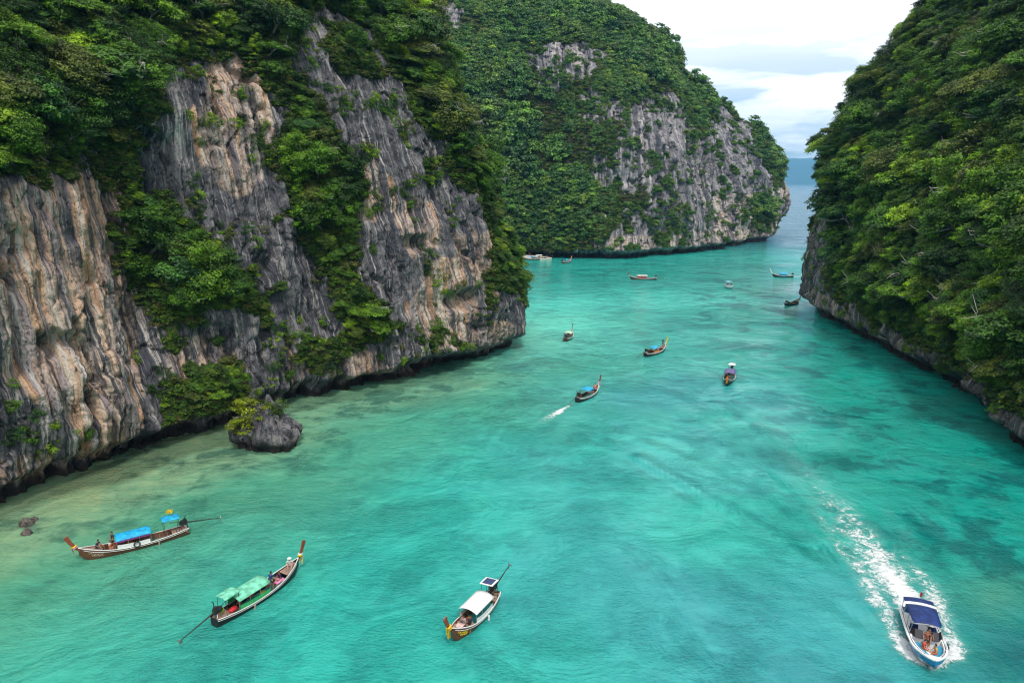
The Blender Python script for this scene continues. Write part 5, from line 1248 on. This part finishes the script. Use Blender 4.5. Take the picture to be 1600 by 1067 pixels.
print('speedboat length', LS, 'B1..B3', B1['L'], B2['L'], B3['L'], B5['L'], B6['L'], B7['L'], B8['L'])
S1 = speedboat('blue and white speedboat with navy canopy racing through its foam', (sA+sB)/2, hd, LS, 2.5)
S2 = speedboat('small white speedboat with blue canopy in the far lagoon', W(1139, 450), math.radians(-95), 6.3, 2.3, False, 'gel', 'blue')
S1['h'] = hd
def inS(uu, yy, z): return S1['M'] @ Vector((uu*S1['L']-S1['L']/2, yy, z))
person('stand', inS(.635, -.05, .30), hd, 'person with bare tanned arms standing in the speedboat walkway', top=(.30, .09, .05), bottom=(.04, .04, .05), skinc=(.42, .2, .12), sc_p=.95)
person('stand', inS(.60, .12, .30), hd+.3, 'person with dark hair standing just behind in the speedboat walkway', top=(.04, .03, .03), bottom=(.04, .03, .03), skinc=(.34, .17, .1), sc_p=.95)
person('sit', inS(.745, -.42, .78), hd+1.2, 'person in red sitting on the right-hand bow cushion of the speedboat', top=(.65, .06, .04), bottom=(.45, .05, .05), skinc=(.45, .24, .16), sc_p=.95)
person('sit', inS(.80, .38, .80), hd-1.4, 'person in yellow and orange sitting on the other bow cushion of the speedboat', top=(.55, .32, .10), bottom=(.6, .08, .05), skinc=(.45, .24, .16), sc_p=.95)
fl_ = MB().tube([(0, 0, 0), (0, 0, .8)], .014, 5).build('flag', MW['steel'], None, label='red flag standing on the speedboat canopy', category='flag'); fl_.location = inS(.20, .0, 2.2); fl_.rotation_euler = (0, 0, hd)
MB().sheet([[(-.45*k/5, .07*math.sin(k*1.3), .4-.02*k), (-.45*k/5, .07*math.sin(k*1.3+.6), .8-.02*k)] for k in range(6)], .012).build('flag_cloth', MW['red'], fl_)

# ------------------------------------------------------------------ foam
m, t = new_mat('foam')
P = t.pos(); d = t.attr('dens')
f1 = t.noise(P, .75, 8, .66, 1.4); f3 = t.noise(t.vmath('MULTIPLY', P, (1., 1.25, 1.)), 2.6, 7, .72, 1.0)
lace = t.math('ADD', t.math('MULTIPLY', f1, .55), t.math('MULTIPLY', f3, .45))
ridge = t.math('SUBTRACT', 1.0, t.math('MULTIPLY', t.math('ABSOLUTE', t.math('SUBTRACT', t.noise(P, .95, 6, .62, .9), .5)), 5.0))
sgn = t.math('ADD', t.math('MULTIPLY', t.math('SUBTRACT', lace, .5), 2.3), t.math('MULTIPLY', ridge, .24))
al = t.sstep(t.math('ADD', sgn, t.math('MULTIPLY', d, 1.0)), .44, 1.10)
milk = t.math('MULTIPLY', t.math('MULTIPLY', d, .85), t.sstep(f1, .30, .65))
al = t.math('MULTIPLY', t.math('MAXIMUM', al, milk), t.math('MULTIPLY', t.sstep(d, .03, .40), .95))
fb = t.n('ShaderNodeBsdfPrincipled', ins={'Base Color': t.mix(t.sstep(al, .12, .55), (.30, .76, .68), (.86, .90, .90)), 'Roughness': .8, 'Normal': t.n('ShaderNodeBump', ins={'Strength': .8, 'Distance': .3, 'Height': f3}).outputs[0]})
mx = t.n('ShaderNodeMixShader', ins={0: al, 1: t.n('ShaderNodeBsdfTransparent'), 2: fb})
t.t.links.new(mx.outputs[0], t.n('ShaderNodeOutputMaterial').inputs[0]); M_FOAM = m
def foam(name, label, x0, x1, y0, y1, step, strokes):
    xs_ = np.arange(x0, x1, step); ys_ = np.arange(y0, y1, step); X, Y = np.meshgrid(xs_, ys_, indexing='ij'); D = np.zeros_like(X)
    wob = (fbm(X/1.8, Y/1.8, 0*X, 4, 66)-.5)*2.6
    for pts in strokes:
        p = [np.array([*W(a[0], a[1]), a[2], a[3]]) for a in pts]
        for a, b in zip(p[:-1], p[1:]):
            ab = b[:2]-a[:2]; tt_ = np.clip(((X-a[0])*ab[0]+(Y-a[1])*ab[1])/(ab@ab+1e-9), 0, 1)
            dd = np.hypot(X-a[0]-ab[0]*tt_, Y-a[1]-ab[1]*tt_)+wob*min(.5, .4*a[2]); wd = a[2]+(b[2]-a[2])*tt_; am = a[3]+(b[3]-a[3])*tt_
            D = np.maximum(D, am*smooth(dd, wd*1.5, -wd*.1))
    Z = .02+D*.30*fbm(X*1.3, Y*1.3, 0*X, 3, 12)
    F = grid_faces(len(xs_), len(ys_)); k = D.ravel()[F].max(1) > .015; F = F[k]; us = np.unique(F); mp = np.zeros(D.size, int); mp[us] = np.arange(len(us))
    V = np.stack([X, Y, Z], -1).reshape(-1, 3)[us]
    add_obj(name, mesh_from(name, V, mp[F], M_FOAM, True, {'dens': D.ravel()[us]}), kind='stuff', label=label)
foam('wake_foam', 'white foam and wake trailing the speedboat', 10, 48, 38, 112, .22, [
    [(1425, 955, 1.3, 1.0), (1408, 925, 1.9, .98), (1385, 893, 2.4, .85), (1352, 850, 2.8, .62), (1322, 808, 2.8, .50), (1285, 768, 3.0, .38), (1240, 720, 3.4, .28), (1205, 670, 4.0, .16), (1180, 630, 4, .05)],
    [(1452, 1042, .9, .95), (1428, 1028, 1.1, .85), (1402, 1000, 1.1, .80), (1388, 968, 1.1, .70), (1370, 935, 1.1, .62), (1345, 895, 1.2, .52), (1310, 850, 1.4, .42), (1270, 790, 1.5, .28), (1235, 735, 1.8, .1)],
    [(1466, 1040, .9, .95), (1484, 1022, 1.0, .75), (1486, 1000, 1.2, .7), (1474, 965, 1.1, .55), (1462, 940, 1.1, .68), (1450, 920, 1.3, .62), (1420, 880, 1.4, .42), (1390, 840, 1.5, .15)],
    [(1445, 960, 1.2, .8), (1455, 930, 1.2, .55), (1440, 905, 1.3, .3)],
])
foam('propeller_splash', 'white splash thrown up by the propeller of the moving boat', -4, 12, 86, 106, .2, [[(893, 632, .25, .4), (880, 640, .6, .75), (868, 647, .9, .72), (856, 654, 1.0, .5), (840, 662, 1.1, .30), (815, 674, 1.2, .12)]])
